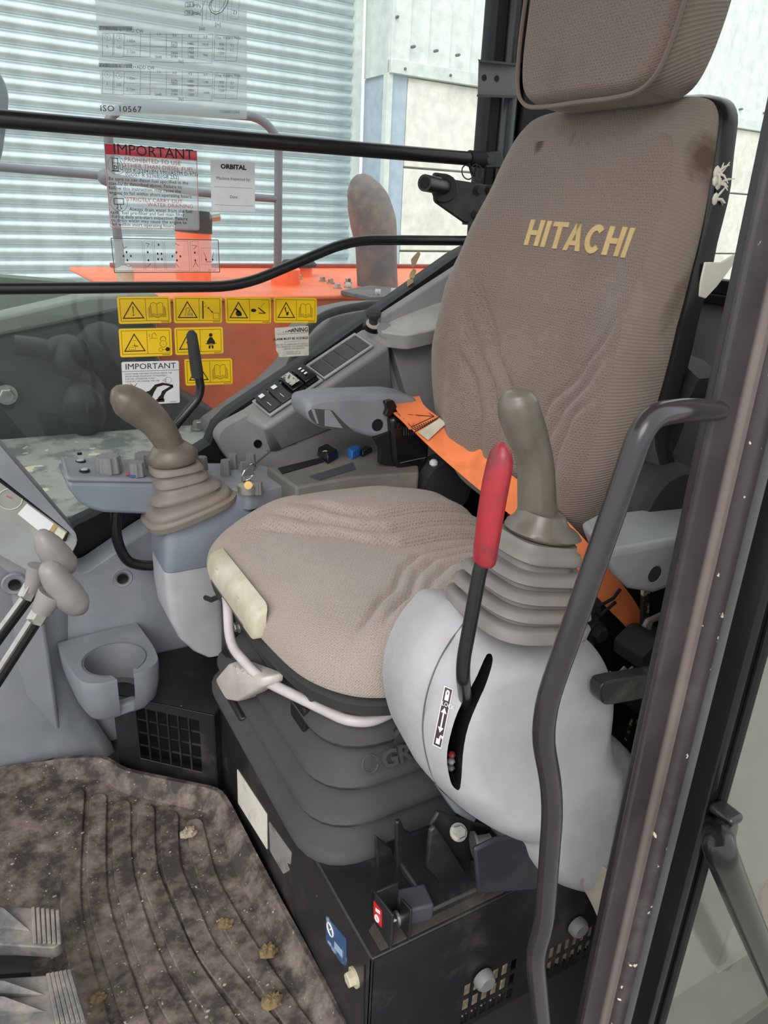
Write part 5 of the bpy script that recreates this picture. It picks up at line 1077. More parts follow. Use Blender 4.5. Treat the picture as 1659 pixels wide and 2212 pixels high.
obj('fold_seam', MB().tube([P(788, 2085, x=XF - 0.0002), P(786, 2230, x=XF - 0.0002)], 0.0010, 6), M['black_clean'], ss)
mb = MB(); mb.prism(PS([(468, 1478), (500, 1515), (520, 1555), (512, 1580), (470, 1530)], x=XF - 0.004), V(0.02, 0, 0)); obj('hinge_lug', mb, M['black'], ss, bevel=0.004)
def fdec(name, pts, m, label): return tag(obj(name, MB().prism(rounded(PS(pts, x=XF - 0.0008), 0.003), V(0.0008, 0, 0)), m), label, 'decal')
fdec('white_label', [(512, 1661), (576, 1759), (577, 1836), (514, 1735)], M['white_label'], 'blank grubby white label on the front of the seat stand')
fdec('torn_label', [(581, 1774), (629, 1842), (627, 1868), (618, 1862), (625, 1880), (612, 1888), (583, 1838)], M['silver_label'], 'torn silver label next to the blank white label on the stand')
bd = fdec('blue_decal', [(704, 1977), (746, 2028), (748, 2086), (738, 2082), (704, 2033)], M['blue_decal'], 'worn blue pictogram decal low on the front of the seat stand')
pc = P(713, 2008, x=XF - 0.0014); obj('symbol_ring', MB().tube([pc + V(0, 0.008 * math.cos(t * 0.45), 0.008 * math.sin(t * 0.45)) for t in range(15)], 0.0009, 6), M['white_decal'], bd)
obj('symbol_hand', MB().tube([pc, pc + V(0, -0.003, 0.005)], 0.0009, 6), M['white_decal'], bd)
for k, q in enumerate(([(722, 2032), (740, 2054), (740, 2070), (722, 2048)], [(708, 2030), (716, 2039), (716, 2046), (708, 2036)])): obj('symbol_block', MB().add(PS(q, x=XF - 0.0012), [(0, 1, 2, 3)]), mat('pale_blue_print', (150, 172, 192), 0.5), bd)
# console carrier bracket and switch on the stand
cb = thing('console_bracket', 'black steel carrier bracket with bolt and roller below the near console', 'bracket', V(0.4, 0.5, ZT))
def bp(name, pts, y, dy, m=M['black'], bev=0.002): return obj(name, MB().prism(PS(pts, y=y), V(0, dy, 0)), m, cb, bevel=bev)
bp('face_plate', [(1025, 1836), (1071, 1814), (1200, 1790), (1270, 1862), (1256, 1892), (1150, 1925), (1034, 1932)], 0.452, 0.006, mat('blue_black_plate', (44, 46, 54), 0.45, dirt=(84, 82, 84), dirt_amt=0.5), 0.004)
bp('channel_side', [(941, 1786), (1023, 1907), (1040, 1985), (1048, 1990), (1036, 1996), (922, 1874), (930, 1796)], 0.500, 0.006)
bp('channel_top', [(930, 1786), (948, 1755), (1060, 1790), (1070, 1830), (1024, 1905)], 0.512, 0.006)
bp('rear_hook', [(856, 1778), (866, 1773), (876, 1795), (890, 1803), (930, 1792), (936, 1900), (880, 1920), (858, 1890)], 0.545, 0.006)
bp('rear_plate', [(812, 1808), (848, 1834), (860, 1880), (880, 1912), (860, 1925), (815, 1875)], 0.560, 0.006)
obj('bolt', MB().bolt(P(989, 1798, y=0.505), V(-0.15, -0.65, 0.75), 0.0075, 0.010), M['metal'], cb)
q = P(1022, 1826, y=0.495); obj('roller', MB().lathe([(0.015, 0), (0.015, 0.003), (0.010, 0.003), (0.010, 0.018), (0.011, 0.020), (0, 0.020)], q, V(0.95, -0.3, 0), 18), M['metal'], cb)
q = P(1054, 1944, y=0.470); obj('tube_end', MB().lathe([(0.012, 0.02), (0.012, 0), (0.007, 0), (0.007, 0.01), (0, 0.01)], q, Y1, 18), M['black'], cb)
obj('base_foot', MB().box2((P(905, 1960, y=0.50).x, 0.475, ZT), (P(1300, 1900, y=0.5).x, 0.60, ZT + 0.012)), M['black'], cb, bevel=0.003)
obj('base_rail', MB().box2((P(1040, 1960, y=0.47).x, 0.472, ZT), (P(1300, 1900, y=0.47).x, 0.50, ZT + 0.03)), M['black'], cb, bevel=0.003)
obj('slide_tube', MB().tube([P(1052, 1960, y=0.468), P(1050, 2010, y=0.468)], 0.0035, 8), M['black'], cb)
es = thing('emergency_switch', 'toggle switch between upright black plates with a red label', 'switch', V(0.33, 0.5, ZT))
# two upright plates run back from the stand's front edge
XP, XQ = 0.297, 0.319
zr_ = lambda k: ZT + k
obj('outer_guard', MB().prism([V(XP, 0.463, ZT), V(XP, 0.500, ZT), V(XP, 0.503, ZT + 0.042), V(XP, 0.463, ZT + 0.050)], V(0.003, 0, 0)), M['black'], es, bevel=0.001)
obj('inner_guard', MB().prism([V(XQ, 0.463, ZT), V(XQ, 0.482, ZT), V(XQ, 0.484, ZT + 0.040), V(XQ, 0.463, ZT + 0.046)], V(0.003, 0, 0)), M['black'], es, bevel=0.001)
obj('back_guard', MB().prism([V(XP, 0.498, ZT), V(XP + 0.03, 0.498, ZT), V(XP + 0.03, 0.500, ZT + 0.042), V(XP, 0.500, ZT + 0.042)], V(0, 0.003, 0)), M['black'], es, bevel=0.001)
obj('red_label', MB().prism(PS([(807, 1946), (824, 1968), (824, 2004), (807, 1984)], x=XP - 0.0008), V(0.0006, 0, 0)), M['red_decal'], es)
obj('label_symbol', ring(P(814, 1984, x=XP - 0.0014), 0.0035, Y1, Z1, 0.0009), M['white_decal'], es)
obj('label_symbol', MB().add(PS([(811, 1960), (821, 1968), (821, 1976), (811, 1968)], x=XP - 0.0014), [(0, 1, 2, 3)]), M['white_decal'], es)
qs = P(875, 1975, x=0.352); obj('switch_body', MB().box(P(893, 1963, x=0.342), (0.036, 0.030, 0.036), (V(0.98, -0.2, 0), V(0.2, 0.98, 0), Z1)), mat('slate_switch', (62, 62, 70), 0.5), es, bevel=0.003)
t0_ = P(860, 1983, x=0.320); obj('toggle_nut', MB().lathe([(0.0085, 0), (0.0085, 0.003), (0.005, 0.004), (0, 0.004)], t0_, V(-1, 0.1, 0.0), 14), M['metal'], es)
obj('toggle', MB().tube([t0_, t0_ + V(-0.020, 0.0, -0.003)], [0.0028, 0.0034], 10, dome=True), M['chrome'], es)
obj('conduit', MB().tube([lerp(P(930, 1950, y=0.512), P(985, 1912, y=0.54), k / 20) for k in range(21)], [0.0075 + (0.0012 if k % 2 else -0.0008) for k in range(21)], 12), M['trim_dark'], es)
obj('wire', MB().tube(PS([(918, 1946), (926, 1940), (934, 1948)], y=0.505), 0.0016, 6), M['gold'], es)
obj('mount_tube', MB().lathe([(0.010, 0.01), (0.010, 0), (0.006, 0), (0.006, 0.008), (0, 0.008)], P(871, 1938, y=0.53), V(-0.4, -0.6, 0.6), 16), M['black'], es)
# belt anchor plate and side levers beyond the console
sbk = thing('seat_side_frame', 'dark seat side frame with large bolt behind the grab handle', 'seat frame', V(0.66, 0.62, 0.2))
obj('plate', MB().box2((0.716, 0.625, 0.204), (0.90, 0.635, 0.53)), M['black_clean'], sbk)
obj('bolt', MB().bolt(P(1287, 1364, y=0.620), -Y1, 0.012, 0.014), M['rubber'], sbk)
obj('edge_bracket', MB().prism(PS([(1392, 1270), (1404, 1270), (1398, 1430), (1385, 1560), (1340, 1680), (1330, 1680), (1372, 1550), (1386, 1420)], y=0.58), V(0, 0.006, 0)), mat('chipped_black_edge', (44, 42, 42), 0.5, chips=(206, 186, 156), chip_scale=40, chip_th=0.56), sbk)
obj('valve_box', MB().prism(rounded(PS([(1388, 1420), (1424, 1385), (1470, 1385), (1470, 1450), (1385, 1450)], y=0.54), 0.004), V(0, 0.05, 0)), M['rubber'], sbk, bevel=0.003)
obj('lower_box', MB().prism(rounded(PS([(1372, 1508), (1440, 1500), (1440, 1560), (1400, 1556), (1368, 1536)], y=0.54), 0.004), V(0, 0.05, 0)), M['rubber'], sbk, bevel=0.003)
obj('metal_link', MB().prism(PS([(1392, 1356), (1402, 1340), (1450, 1318), (1450, 1332), (1412, 1346), (1406, 1364)], y=0.53), V(0, 0.006, 0)), mat('dusty_link', (120, 114, 108), 0.5), sbk, bevel=0.002)
obj('torn_tape', MB().prism(PS([(1340, 1450), (1350, 1440), (1358, 1448), (1368, 1440), (1374, 1462), (1362, 1470), (1376, 1480), (1350, 1482)], y=0.56), V(0, 0.002, 0)), M['rag'], sbk)
obj('yellow_wire', MB().tube(PS([(1284, 1478), (1300, 1464), (1320, 1452)], y=0.60), 0.0022, 6), M['ivory'], sbk)
tl_ = tag(obj('tilt_lever', MB().prism(rounded(PS([(1297, 1490), (1304, 1476), (1330, 1470), (1440, 1452), (1440, 1500), (1330, 1522), (1306, 1524), (1298, 1512)], y=0.42), 0.006), V(0, 0.016, 0)), mat('scuffed_black_lever', (38, 38, 40), 0.3, dirt=(110, 104, 98), dirt_amt=0.6, dirt_scale=20), bevel=0.005, seg=3), 'scuffed flat black lever poking out from behind the door post', 'lever')
rgp = [[(1246, 1908), (1268, 1880), (1292, 1856)], [(1262, 1925), (1290, 1895), (1318, 1880)], [(1280, 1958), (1306, 1930), (1336, 1908)], [(1296, 1998), (1312, 1985), (1326, 1960)]]
mb = MB(); pr = [[P(a, b, y=0.415 + 0.012 * math.sin(i * 1.3 + j)) for j, (a, b) in enumerate(r)] for i, r in enumerate(rgp)]
mb.add([p for r in pr for p in r], [(i * 3 + j, i * 3 + j + 1, i * 3 + j + 4, i * 3 + j + 3) for i in range(3) for j in range(2)]); tag(obj('plastic_sheet', mb, M['rag'], solid=0.001, sub=2), 'crumpled beige plastic sheet tucked below the near console', 'sheet')
# grab handle at the door post
gh = thing('grab_handle', 'long bent grey grab handle welded to the door post in front of the console', 'handle', P(1170, 2200, y=0.285))
yh = 0.285
path = PS([(1470, 886), (1395, 900), (1330, 1090), (1165, 1560), (1196, 1722), (1176, 1995), (1155, 2062), (1172, 2230), (1180, 2300)], y=yh)
st_ = P(1552, 886, y=0.318)
obj('tube', MB().tube([st_, P(1470, 886, y=yh + 0.006)] + path[1:], 26.5 * mpp(P(1250, 1300, y=yh)), 20, fillet=0.03), M['handle'], gh)
# floor mat
fm = thing('floor_mat', 'muddy moulded rubber floor mat with raised lip and curved ribs', 'floor mat', V(0.0, 0.8, 0.0))
zm_ = 0.014
tp_ = [(-70, 1674), (0, 1656), (150, 1637), (228, 1636), (262, 1664), (470, 1707), (492, 1742), (545, 1850), (620, 1985), (700, 2130), (790, 2300)]
ib = [(-70, 1692), (0, 1687), (150, 1683), (230, 1684), (256, 1712), (452, 1757), (470, 1790), (510, 1890), (575, 2010), (645, 2140), (730, 2300)]
zl = [.05, .05, .05, .05, .045, .045, .042, .040, .038, .036, .034]
T_ = [P(a, b, z=z) for (a, b), z in zip(tp_, zl)]; I_ = PS(ib, z=zm_)
T_[-1].x = max(T_[-1].x, 0.255)
T_ = rounded(T_, 0.03, 3, closed=False); I_ = rounded(I_, 0.03, 3, closed=False)
rings = []
for a, b in zip(I_, T_):
    d = Vector((b.x - a.x, b.y - a.y, 0)); d = d.normalized() * 0.008 if d.length > 1e-5 else V(0, 0, 0)
    rings.append([a, a.lerp(b, 0.15) + V(0, 0, 0.001), b - d * 0.3 + V(0, 0, -0.004), b, b + d + V(0, 0, -0.001), V(b.x, b.y, 0.003) + d])
mb = MB(); n = 6; mb.add([p for r in rings for p in r], [(k * n + i, k * n + i + 1, (k + 1) * n + i + 1, (k + 1) * n + i) for k in range(len(rings) - 1) for i in range(n - 1)]); obj('raised_lip', mb, M['mat'], fm, ang=60)
bpoly = I_ + [V(0.22, 0.32, zm_), V(-0.5, 0.32, zm_), V(-0.5, I_[0].y, zm_)]
obj('sheet', MB().prism(bpoly, V(0, 0, -0.012)), M['mat'], fm)
RB = [[(165, 1720), (156, 1853), (154, 1958), (169, 2064), (203, 2190), (222, 2260)], [(213, 1731), (209, 1853), (215, 1958), (245, 2064), (291, 2199), (318, 2270)], [(264, 1746), (266, 1874), (291, 1980), (333, 2098), (392, 2207), (425, 2270)], [(316, 1756), (320, 1874), (358, 1980), (405, 2085), (472, 2190), (520, 2260)], [(367, 1769), (371, 1874), (405, 1959), (447, 2056), (527, 2161), (600, 2250)], [(420, 1786), (447, 1895), (485, 1971), (527, 2043), (590, 2140), (660, 2240)]]
for R0 in RB:
    c = spline(PS(R0, z=zm_ - 0.001), 5); L_, R2 = [], []; w = 0.0135
    for i, p in enumerate(c):
        t = (c[min(i + 1, len(c) - 1)] - c[max(0, i - 1)]).normalized(); nn = V(-t.y, t.x, 0) * w; L_.append(p + nn); R2.append(p - nn)
    t = (c[0] - c[1]).normalized(); cap = [c[0] + V(-(-t.y), -(t.x), 0) * (w * math.cos(a)) + t * (w * math.sin(a)) for a in [math.pi * k / 6 for k in range(1, 6)]]
    nn = (L_[0] - c[0]).normalized(); cap = [c[0] + (-nn) * (w * math.cos(a)) + t * (w * math.sin(a)) for a in [math.pi * k / 6 for k in range(1, 6)]]
    obj('rib', MB().prism(L_[::-1] + [] + cap[::-1][::1] + R2 if False else R2[::-1] + cap + L_, V(0, 0, 0.0055)), M['mat'], fm, bevel=0.002)
def clod(px, py, r, m, label, sx=1.2):
    p = P(px, py, z=0.02); mb = MB(); mb.ball(p + V(0, 0, r * 0.35), r * sx, r, r * 0.7, 14)
    for i, v in enumerate(mb.v): mb.v[i] = p + (v - p) * (1 + 0.28 * math.sin(v.x * 900 + v.y * 500) * math.cos(v.z * 700 + v.y * 800))
    tag(obj('mud_clod', mb, m, ang=15), label, 'mud clod', 'dried mud clods on the floor mat')
clod(407, 1802, 0.0095, M['mud_pale'], 'pale round mud clod at the head of the mat ribs', 1.3)
clod(487, 1998, 0.008, M['mud'], 'straw coloured crumbly clod on the outer mat rib')
clod(579, 2058, 0.0095, M['mud'], 'yellow brown mud clod beside the outermost mat rib')
clod(588, 2165, 0.0105, M['mud'], 'large yellow brown mud clod nearest the seat stand corner')
clod(212, 2158, 0.008, M['mud'], 'brown mud clod on the first mat rib by the pedals')
mb = MB()
for k in range(150):
    px = random.uniform(20, 640); py = random.uniform(1720, 2205)
    if px < 150 and py > 1940: continue
    if py < 1760 and px > 440 or px > 470 + (py - 1790) * 0.42: continue
    p = P(px, py, z=0.0195 if random.random() < .5 else 0.016); r = random.uniform(0.0006, 0.0018); mb.ball(p, r * random.uniform(1, 2), r, r * 0.7, 6)
cr = tag(obj('mud_crumbs', mb, M['mud_pale'], fm if False else None), 'scattered pale mud crumbs on the ribbed floor mat', 'crumbs'); cr['kind'] = 'stuff'
# pedals
def pedal(label, outline, z, ribs, ramp, brk):
    t = thing('travel_pedal', label, 'pedal', P(60, outline[2][1], z=0.0))
    tp = PS(outline, z=z); obj('pad', MB().quadprism(rounded(tp, 0.006), [p + V(0, 0, -0.022) + V(0, 0.004, 0) for p in rounded(tp, 0.006)]), M['pedal'], t, bevel=0.003)
    for a, b in ribs:
        A, B = P(*a, z=z), P(*b, z=z); d = (B - A).normalized(); s_ = V(-d.y, d.x, 0) * 0.0022
        obj('tread_rib', MB().prism([A - s_, B - s_, B + s_, A + s_], V(0, 0, 0.004)), M['pedal'], t, bevel=0.001)
    for r in ramp:
        q = PS(r[:4], z=z); obj('wedge', MB().quadprism(q, [p + V(0, 0, h) for p, h in zip(q, r[4])]), M['pedal'], t, bevel=0.002)
    obj('arm', MB().quadprism(PS(brk, z=z - 0.022), [p - V(0, 0, 0.03) for p in PS(brk, z=z - 0.022)]), M['black'], t)
pedal('dusty grey travel pedal with ribbed end, upper one at the lower left', [(-80, 1952), (70, 1960), (122, 1968), (131, 1980), (132, 2036), (118, 2048), (-80, 2036)], 0.095,
      [((72 + 10.5 * k, 1963 + 1.2 * k), (76 + 10.5 * k, 2040 + 0.4 * k)) for k in range(6)], [((-80, 1966), (10, 1975), (66, 2012), (-80, 2000), (.016, .012, .001, .012))], [(-80, 2060), (55, 2066), (66, 2100), (-80, 2110)])
pedal('dusty grey travel pedal with ribbed end, in the bottom left corner', [(-80, 2118), (100, 2106), (150, 2092), (160, 2100), (188, 2192), (186, 2250), (-80, 2270)], 0.085,
      [((104 + 9 * k, 2106 - 1.6 * k), (126 + 11 * k, 2215 - 1.0 * k)) for k in range(6)], [((-80, 2138), (14, 2142), (98, 2150), (-80, 2165), (.020, .018, .001, .018)), ((-80, 2172), (14, 2176), (98, 2186), (-80, 2205), (.020, .018, .001, .018))], [(-80, 2230), (40, 2230), (40, 2290), (-80, 2290)])
# monitor
mo = thing('monitor', 'tilted grey monitor housing with glossy display at the left edge', 'monitor', V(0.05, 1.13, 0.45))
ym = 1.115
obj('housing', MB().prism(rounded(PS([(-90, 860), (0, 962), (80, 1055), (160, 1150), (168, 1172), (156, 1196), (69, 1238), (-330, 1020), (-330, 700)], y=ym), 0.006), V(0, 0.05, 0)), mat('grey_green_plastic', (148, 152, 150), 0.5, bump=0.1, bump_scale=900), mo, bevel=0.006, seg=3)
obj('upper_rim', MB().prism(rounded(PS([(-330, 690), (-90, 860), (0, 962), (80, 1055), (164, 1152), (168, 1172), (150, 1150), (0, 1032), (-90, 960), (-330, 780)], y=ym - 0.018), 0.004), V(0, 0.02, 0)), M['trim'], mo, bevel=0.005)
obj('stand', MB().box2((-0.02, ym + 0.03, 0.0), (0.05, ym + 0.05, 0.45)), M['trim'], mo, bevel=0.006)
scr = obj('screen', MB().prism(PS([(-250, 850), (-90, 975), (0, 1042), (146, 1147), (132, 1180), (76, 1158), (0, 1108), (-90, 1048), (-250, 930)], y=ym - 0.001), V(0, 0.001, 0)), M['screen'], mo)
obj('screen_border', MB().tube(PS([(-90, 970), (0, 1037), (149, 1146), (138, 1168)], y=ym - 0.002), 0.0028, 6), M['black_clean'], mo)
gc = P(22, 1078, y=ym - 0.0018); obj('gauge_ring', ring(gc, 24 * mpp(gc), X1, Z1, 0.0007), mat('gauge_ink', (206, 206, 186), 0.5), scr)
obj('gauge_needle', MB().tube(PS([(14, 1072), (26, 1077)], y=ym - 0.0018), 0.0008, 6), M['pink_ink'], scr)
for pts, m in (([(58, 1088), (120, 1134), (100, 1160), (38, 1110)], M['white_decal']), ([(117, 1130), (124, 1136), (112, 1152), (104, 1150)], M['gold']), ([(126, 1138), (142, 1150), (134, 1172), (114, 1158)], M['white_label'])):  # the large white quad is a reflection on the glass, painted white
    obj('screen_field_glare', MB().add(PS(pts, y=ym - 0.0016), [(0, 1, 2, 3)]), m, scr)
# travel levers
def travel(label, y, rod, neck, grip, nut):
    t = thing('travel_lever', label, 'lever', P(rod[-1][0], rod[-1][1], y=y))
    c = PS(rod, y=y); dq = (c[1] - c[0]).normalized(); c[1] = c[0] + dq * ((c[0].z - 0.02) / -dq.z); obj('gaiter_rod', MB().tube(c, 14 * mpp(c[0]), 16), M['black_gloss'], t)
    obj('steel_strip', MB().tube([p + V(-0.009, -0.008, 0) for p in c], 0.0035, 8), M['metal'], t)
    c, r = ring_px(nut, y); obj('hex_nut', MB().tube(c, r, 6), M['metal'], t, ang=20)
    c, r = ring_px(neck, y); nk = MB().tube(c, r, 18)
    obj('grip_neck', nk, mat('grey_lever_grip', (136, 132, 132), 0.4, dirt=(120, 108, 96), dirt_amt=0.4), t, ang=60)
    c, r = ring_px(grip, y); cs = spline(c, 3); obj('grip', MB().tube(cs, [interp(list(zip(range(len(r)), r)), i / 3) for i in range(len(cs))], 22, ratio=0.9), bpy.data.materials['grey_lever_grip'], t, ang=60)
travel('grey T grip travel lever on black rod, the one behind', 0.86, [(66, 1282), (-60, 1452)], [(82, 1222, 22), (72, 1262, 18), (66, 1276, 17)], [(92, 1146, 10), (95, 1160, 24), (106, 1180, 33), (125, 1205, 36), (145, 1222, 30), (158, 1232, 12)], [(70, 1264, 18), (56, 1290, 18)])
travel('grey T grip travel lever on black rod, nearer the camera', 0.80, [(84, 1330), (-60, 1552)], [(112, 1282, 30), (96, 1308, 24), (90, 1322, 21)], [(100, 1216, 12), (106, 1228, 26), (122, 1252, 34), (146, 1284, 38), (168, 1306, 32), (182, 1318, 14)], [(93, 1314, 20), (76, 1342, 20)])

# ================================================================== DECALS ON THE SIDE WINDOW
YG = 1.2745
class Dec:
    def __init__(s, name, label, tl, tr, bl, m, r=0.003, br=None, th=0.0006, cut=None):
        s.O = P(*tl, y=YG); s.U = P(*tr, y=YG) - s.O; s.Vv = P(*bl, y=YG) - s.O; s.w = s.U.length; s.h = s.Vv.length
        pts = cut or [(0, 0), (1, 0), (1, 1), (0, 1)]
        s.o = tag(obj(name, MB().prism(rounded([s.at(u, v) for u, v in pts], r), V(0, -th, 0)), m), label, 'decal'); s.th = th
        s.lv = 0
    def at(s, u, v, off=0.0): return s.O + s.U * u + s.Vv * v + V(0, -off, 0)
    def pt(s, u, v, k=1): return s.at(u, v, s.th + 0.00025 * k)
    def poly(s, pts, name='symbol', m=None, k=1): return obj(name, MB().add([s.pt(u, v, k) for u, v in pts], [tuple(range(len(pts)))]), m or M['ink'], s.o, flip=False)
    def line(s, pts, w=0.0006, name='symbol_line', m=None, closed=False, k=1):
        """one continuous printed stroke"""
        q = [s.pt(u, v, k) for u, v in pts]; n = len(q); mb = MB(); vv = []
        for i in range(n):
            a = q[(i - 1) % n] if (closed or i > 0) else q[i]; b = q[(i + 1) % n] if (closed or i < n - 1) else q[i]
            t1 = (q[i] - a); t2 = (b - q[i]); t1 = t1.normalized() if t1.length > 1e-7 else t2.normalized(); t2 = t2.normalized() if t2.length > 1e-7 else t1
            t = (t1 + t2); t = t.normalized() if t.length > 1e-6 else t1
            nn = V(-t.z, 0, t.x); c = max(0.45, t.dot(t1)); vv += [q[i] + nn * (w / 2 / c), q[i] - nn * (w / 2 / c)]
        mb.add(vv, [(2 * i, 2 * i + 1, (2 * i + 3) % (2 * n), (2 * i + 2) % (2 * n)) for i in range(n if closed else n - 1)])
        return obj(name, mb, m or M['ink'], s.o, flip=False)
    def rect(s, u0, v0, u1, v1, w=0.0005, name='border', m=None): return s.line([(u0, v0), (u1, v0), (u1, v1), (u0, v1)], w, name, m, True)
    def text(s, t, u, v, size, m=None, align='LEFT', xs=1.0, bold=0.0, space=1.0, k=2): text(t, size, s.pt(u, v, k), s.U, -s.Vv, m or M['ink'], s.o, 'lettering', align, bold, xs, 0.0, space)
    def circ(s, u, v, r, w=0.0005, m=None, a0=0, a1=360, name='symbol_ring', n=18):
        c = [(u + r / s.w * math.cos(math.radians(lerp(a0, a1, i / n))), v - r / s.h * math.sin(math.radians(lerp(a0, a1, i / n)))) for i in range(n + (0 if a1 - a0 == 360 else 1))]
        return s.line(c, w, name, m, a1 - a0 == 360)
    def disc(s, u, v, r, m=None, ry=None, name='symbol_dot'):
        ry = ry or r; return s.poly([(u + r / s.w * math.cos(2 * math.pi * i / 12), v + ry / s.h * math.sin(2 * math.pi * i / 12)) for i in range(12)], name, m)
def warn(label, tl, tr, bl, left, right):
    d = Dec('warning_decal', label, tl, tr, bl, M['yellow'], 0.004)
    d.rect(.045, .08, .955, .90, 0.0006); d.line([(.52, .08), (.52, .90)], 0.0006, 'divider')
    d.line([(.28, .20), (.47, .79), (.09, .79)], 0.0016, 'warning_triangle', closed=True)
    left(d); right(d); d.text('SA00' + str(random.randint(100, 999)), .80, .975, 0.0030, xs=1.2); return d
def ic_excl(d): d.poly([(.272, .36), (.292, .36), (.287, .62), (.277, .62)], 'exclamation_bar'); d.disc(.282, .68, 0.0012)
def ic_book(d):
    d.line([(.62, .26), (.67, .22), (.735, .28), (.80, .22), (.85, .26), (.85, .68), (.80, .64), (.735, .70), (.67, .64), (.62, .68)], 0.0006, 'book_pages', closed=True)
    d.line([(.735, .28), (.735, .70)], 0.0005, 'book_spine'); d.line([(.60, .34), (.595, .72), (.66, .70), (.735, .76), (.81, .70), (.875, .72), (.87, .34)], 0.0006, 'book_cover'); d.line([(.58, .40), (.575, .77), (.66, .74), (.735, .80), (.81, .74), (.895, .77), (.89, .40)], 0.0006, 'book_cover')
def ic_machine(d): d.line([(.22, .72), (.25, .60), (.25, .44), (.30, .42), (.33, .50), (.30, .58)], 0.0006, 'digger_arm'); d.poly([(.27, .60), (.36, .60), (.36, .72), (.27, .72)], 'digger_body', M['gold']); d.line([(.37, .62), (.38, .73)], 0.0008, 'person')
def ic_post(d): d.poly([(.585, .16), (.61, .16), (.61, .84), (.585, .84)], 'pole'); d.line([(.61, .26), (.64, .26), (.64, .20)], 0.0005, 'wire_hook'); d.line([(.61, .38), (.66, .38), (.66, .30)], 0.0005, 'wire_hook'); d.line([(.71, .42), (.79, .58)], 0.0009, 'arrow'); d.poly([(.69, .38), (.735, .42), (.705, .47)], 'arrow_tip'); d.poly([(.81, .62), (.765, .58), (.795, .53)], 'arrow_tip'); d.rect(.81, .62, .93, .84, 0.0005, 'square')
def ic_gear(d): d.disc(.275, .62, 0.0050); d.poly([(.20, .46), (.235, .42), (.31, .55), (.28, .60)], 'hand'); d.poly([(.31, .62), (.335, .58), (.35, .68), (.32, .74)], 'cog')
def ic_pinch(d): d.disc(.61, .50, 0.0050, ry=0.0028); d.line([(.56, .46), (.585, .50), (.56, .56)], 0.0006, 'motion_mark'); d.poly([(.70, .40), (.725, .38), (.88, .60), (.86, .63)], 'jaw'); d.poly([(.72, .58), (.84, .60), (.84, .63), (.72, .62)], 'jaw'); d.line([(.86, .22), (.80, .28), (.77, .40)], 0.0005, 'arrow')
def ic_fall(d): d.poly([(.24, .42), (.28, .36), (.27, .50), (.30, .55), (.26, .56)], 'person'); d.poly([(.27, .58), (.34, .56), (.33, .68), (.29, .72)], 'machine')
def ic_blade(d): d.line([(.26, .42), (.31, .42)], 0.0005, 'mark'); d.line([(.28, .52), (.28, .62), (.34, .64)], 0.0008, 'person'); d.line([(.23, .60), (.35, .60)], 0.0006, 'arm'); d.rect(.17, .66, .29, .74, 0.0004, 'block')
def ic_lockkey(d):
    d.line([(.57, .36), (.72, .36)], 0.0005, 'ground_line'); d.line([(.62, .34), (.62, .22), (.67, .16), (.71, .28)], 0.0006, 'digger_arm'); d.line([(.57, .20), (.57, .32)], 0.0006, 'arrow'); d.circ(.83, .56, 0.0055, 0.0006); d.circ(.83, .40, 0.0045, 0.0009, a0=-20, a1=200); d.line([(.83, .53), (.83, .60)], 0.0006, 'keyhole'); d.circ(.775, .77, 0.0030, 0.0005); d.line([(.80, .77), (.90, .77)], 0.0006, 'key_blade'); d.disc(.91, .76, 0.0036)
def ic_seat(d): d.poly([(.27, .46), (.31, .40), (.32, .52), (.28, .58), (.22, .56)], 'person'); d.poly([(.30, .60), (.35, .58), (.33, .66), (.28, .68)], 'seat_shape')
def ic_belt(d):
    d.disc(.74, .29, 0.0032); d.poly([(.715, .37), (.765, .37), (.82, .52), (.83, .62), (.65, .62), (.66, .52)], 'torso'); d.line([(.62, .60), (.74, .66), (.86, .60)], 0.0009, 'lap_belt'); d.poly([(.69, .68), (.735, .68), (.72, .80), (.69, .80)], 'leg'); d.poly([(.745, .68), (.79, .68), (.79, .80), (.76, .80)], 'leg')
warn('yellow warning decal with exclamation triangle and open book, top row left', (252, 641), (367, 640), (257, 700), ic_excl, ic_book)
warn('yellow warning decal showing power pole and arrow, second in top row', (374, 640), (479, 641), (376, 698), ic_machine, ic_post)
warn('yellow warning decal showing crushed hand and jaws, third in top row', (486, 641), (585, 643), (488, 698), ic_gear, ic_pinch)
warn('yellow warning decal with falling figure and open book, top row right', (591, 642), (684, 644), (592, 697), ic_fall, ic_book)
warn('yellow warning decal with padlock and key, second row left', (256, 710), (370, 708), (260, 772), ic_blade, ic_lockkey)
warn('yellow warning decal with seat belt figure behind the auxiliary lever', (376, 708), (481, 706), (379, 767), ic_seat, ic_belt)
warn('yellow warning decal with open book, lowest, behind the auxiliary lever', (398, 776), (501, 774), (401, 833), ic_fall, ic_book)
# white IMPORTANT decal
d = Dec('important_decal', 'white IMPORTANT decal with black excavator drawing behind the joystick', (262, 782), (386, 779), (267, 876), M['white_decal'], 0.003)
d.text('IMPORTANT', .50, .17, 0.0135, align='CENTER', xs=1.1); d.line([(0, .215), (1, .215)], 0.0006, 'rule')
for i, t in enumerate(('DON\'T RAISE THE HEAD POSITION ABOVE THE', 'BOOM WHILE THE FRONT ATTACHMENT', 'IS IN USE. OTHERWISE IT MAY', 'CONTACT OR DAMAGE THE CAB.')): d.text(t, .05, .29 + .058 * i, 0.0036, M['ink_faint'])
d.line([(.13, .49), (.27, .66)], 0.0009, 'cross_stroke'); d.line([(.25, .49), (.14, .66)], 0.0009, 'cross_stroke')
d.poly([(.34, .72), (.46, .68), (.56, .54), (.70, .50), (.88, .56), (.88, .61), (.72, .56), (.60, .60), (.54, .72), (.50, .84), (.40, .84), (.33, .78)], 'boom_drawing')
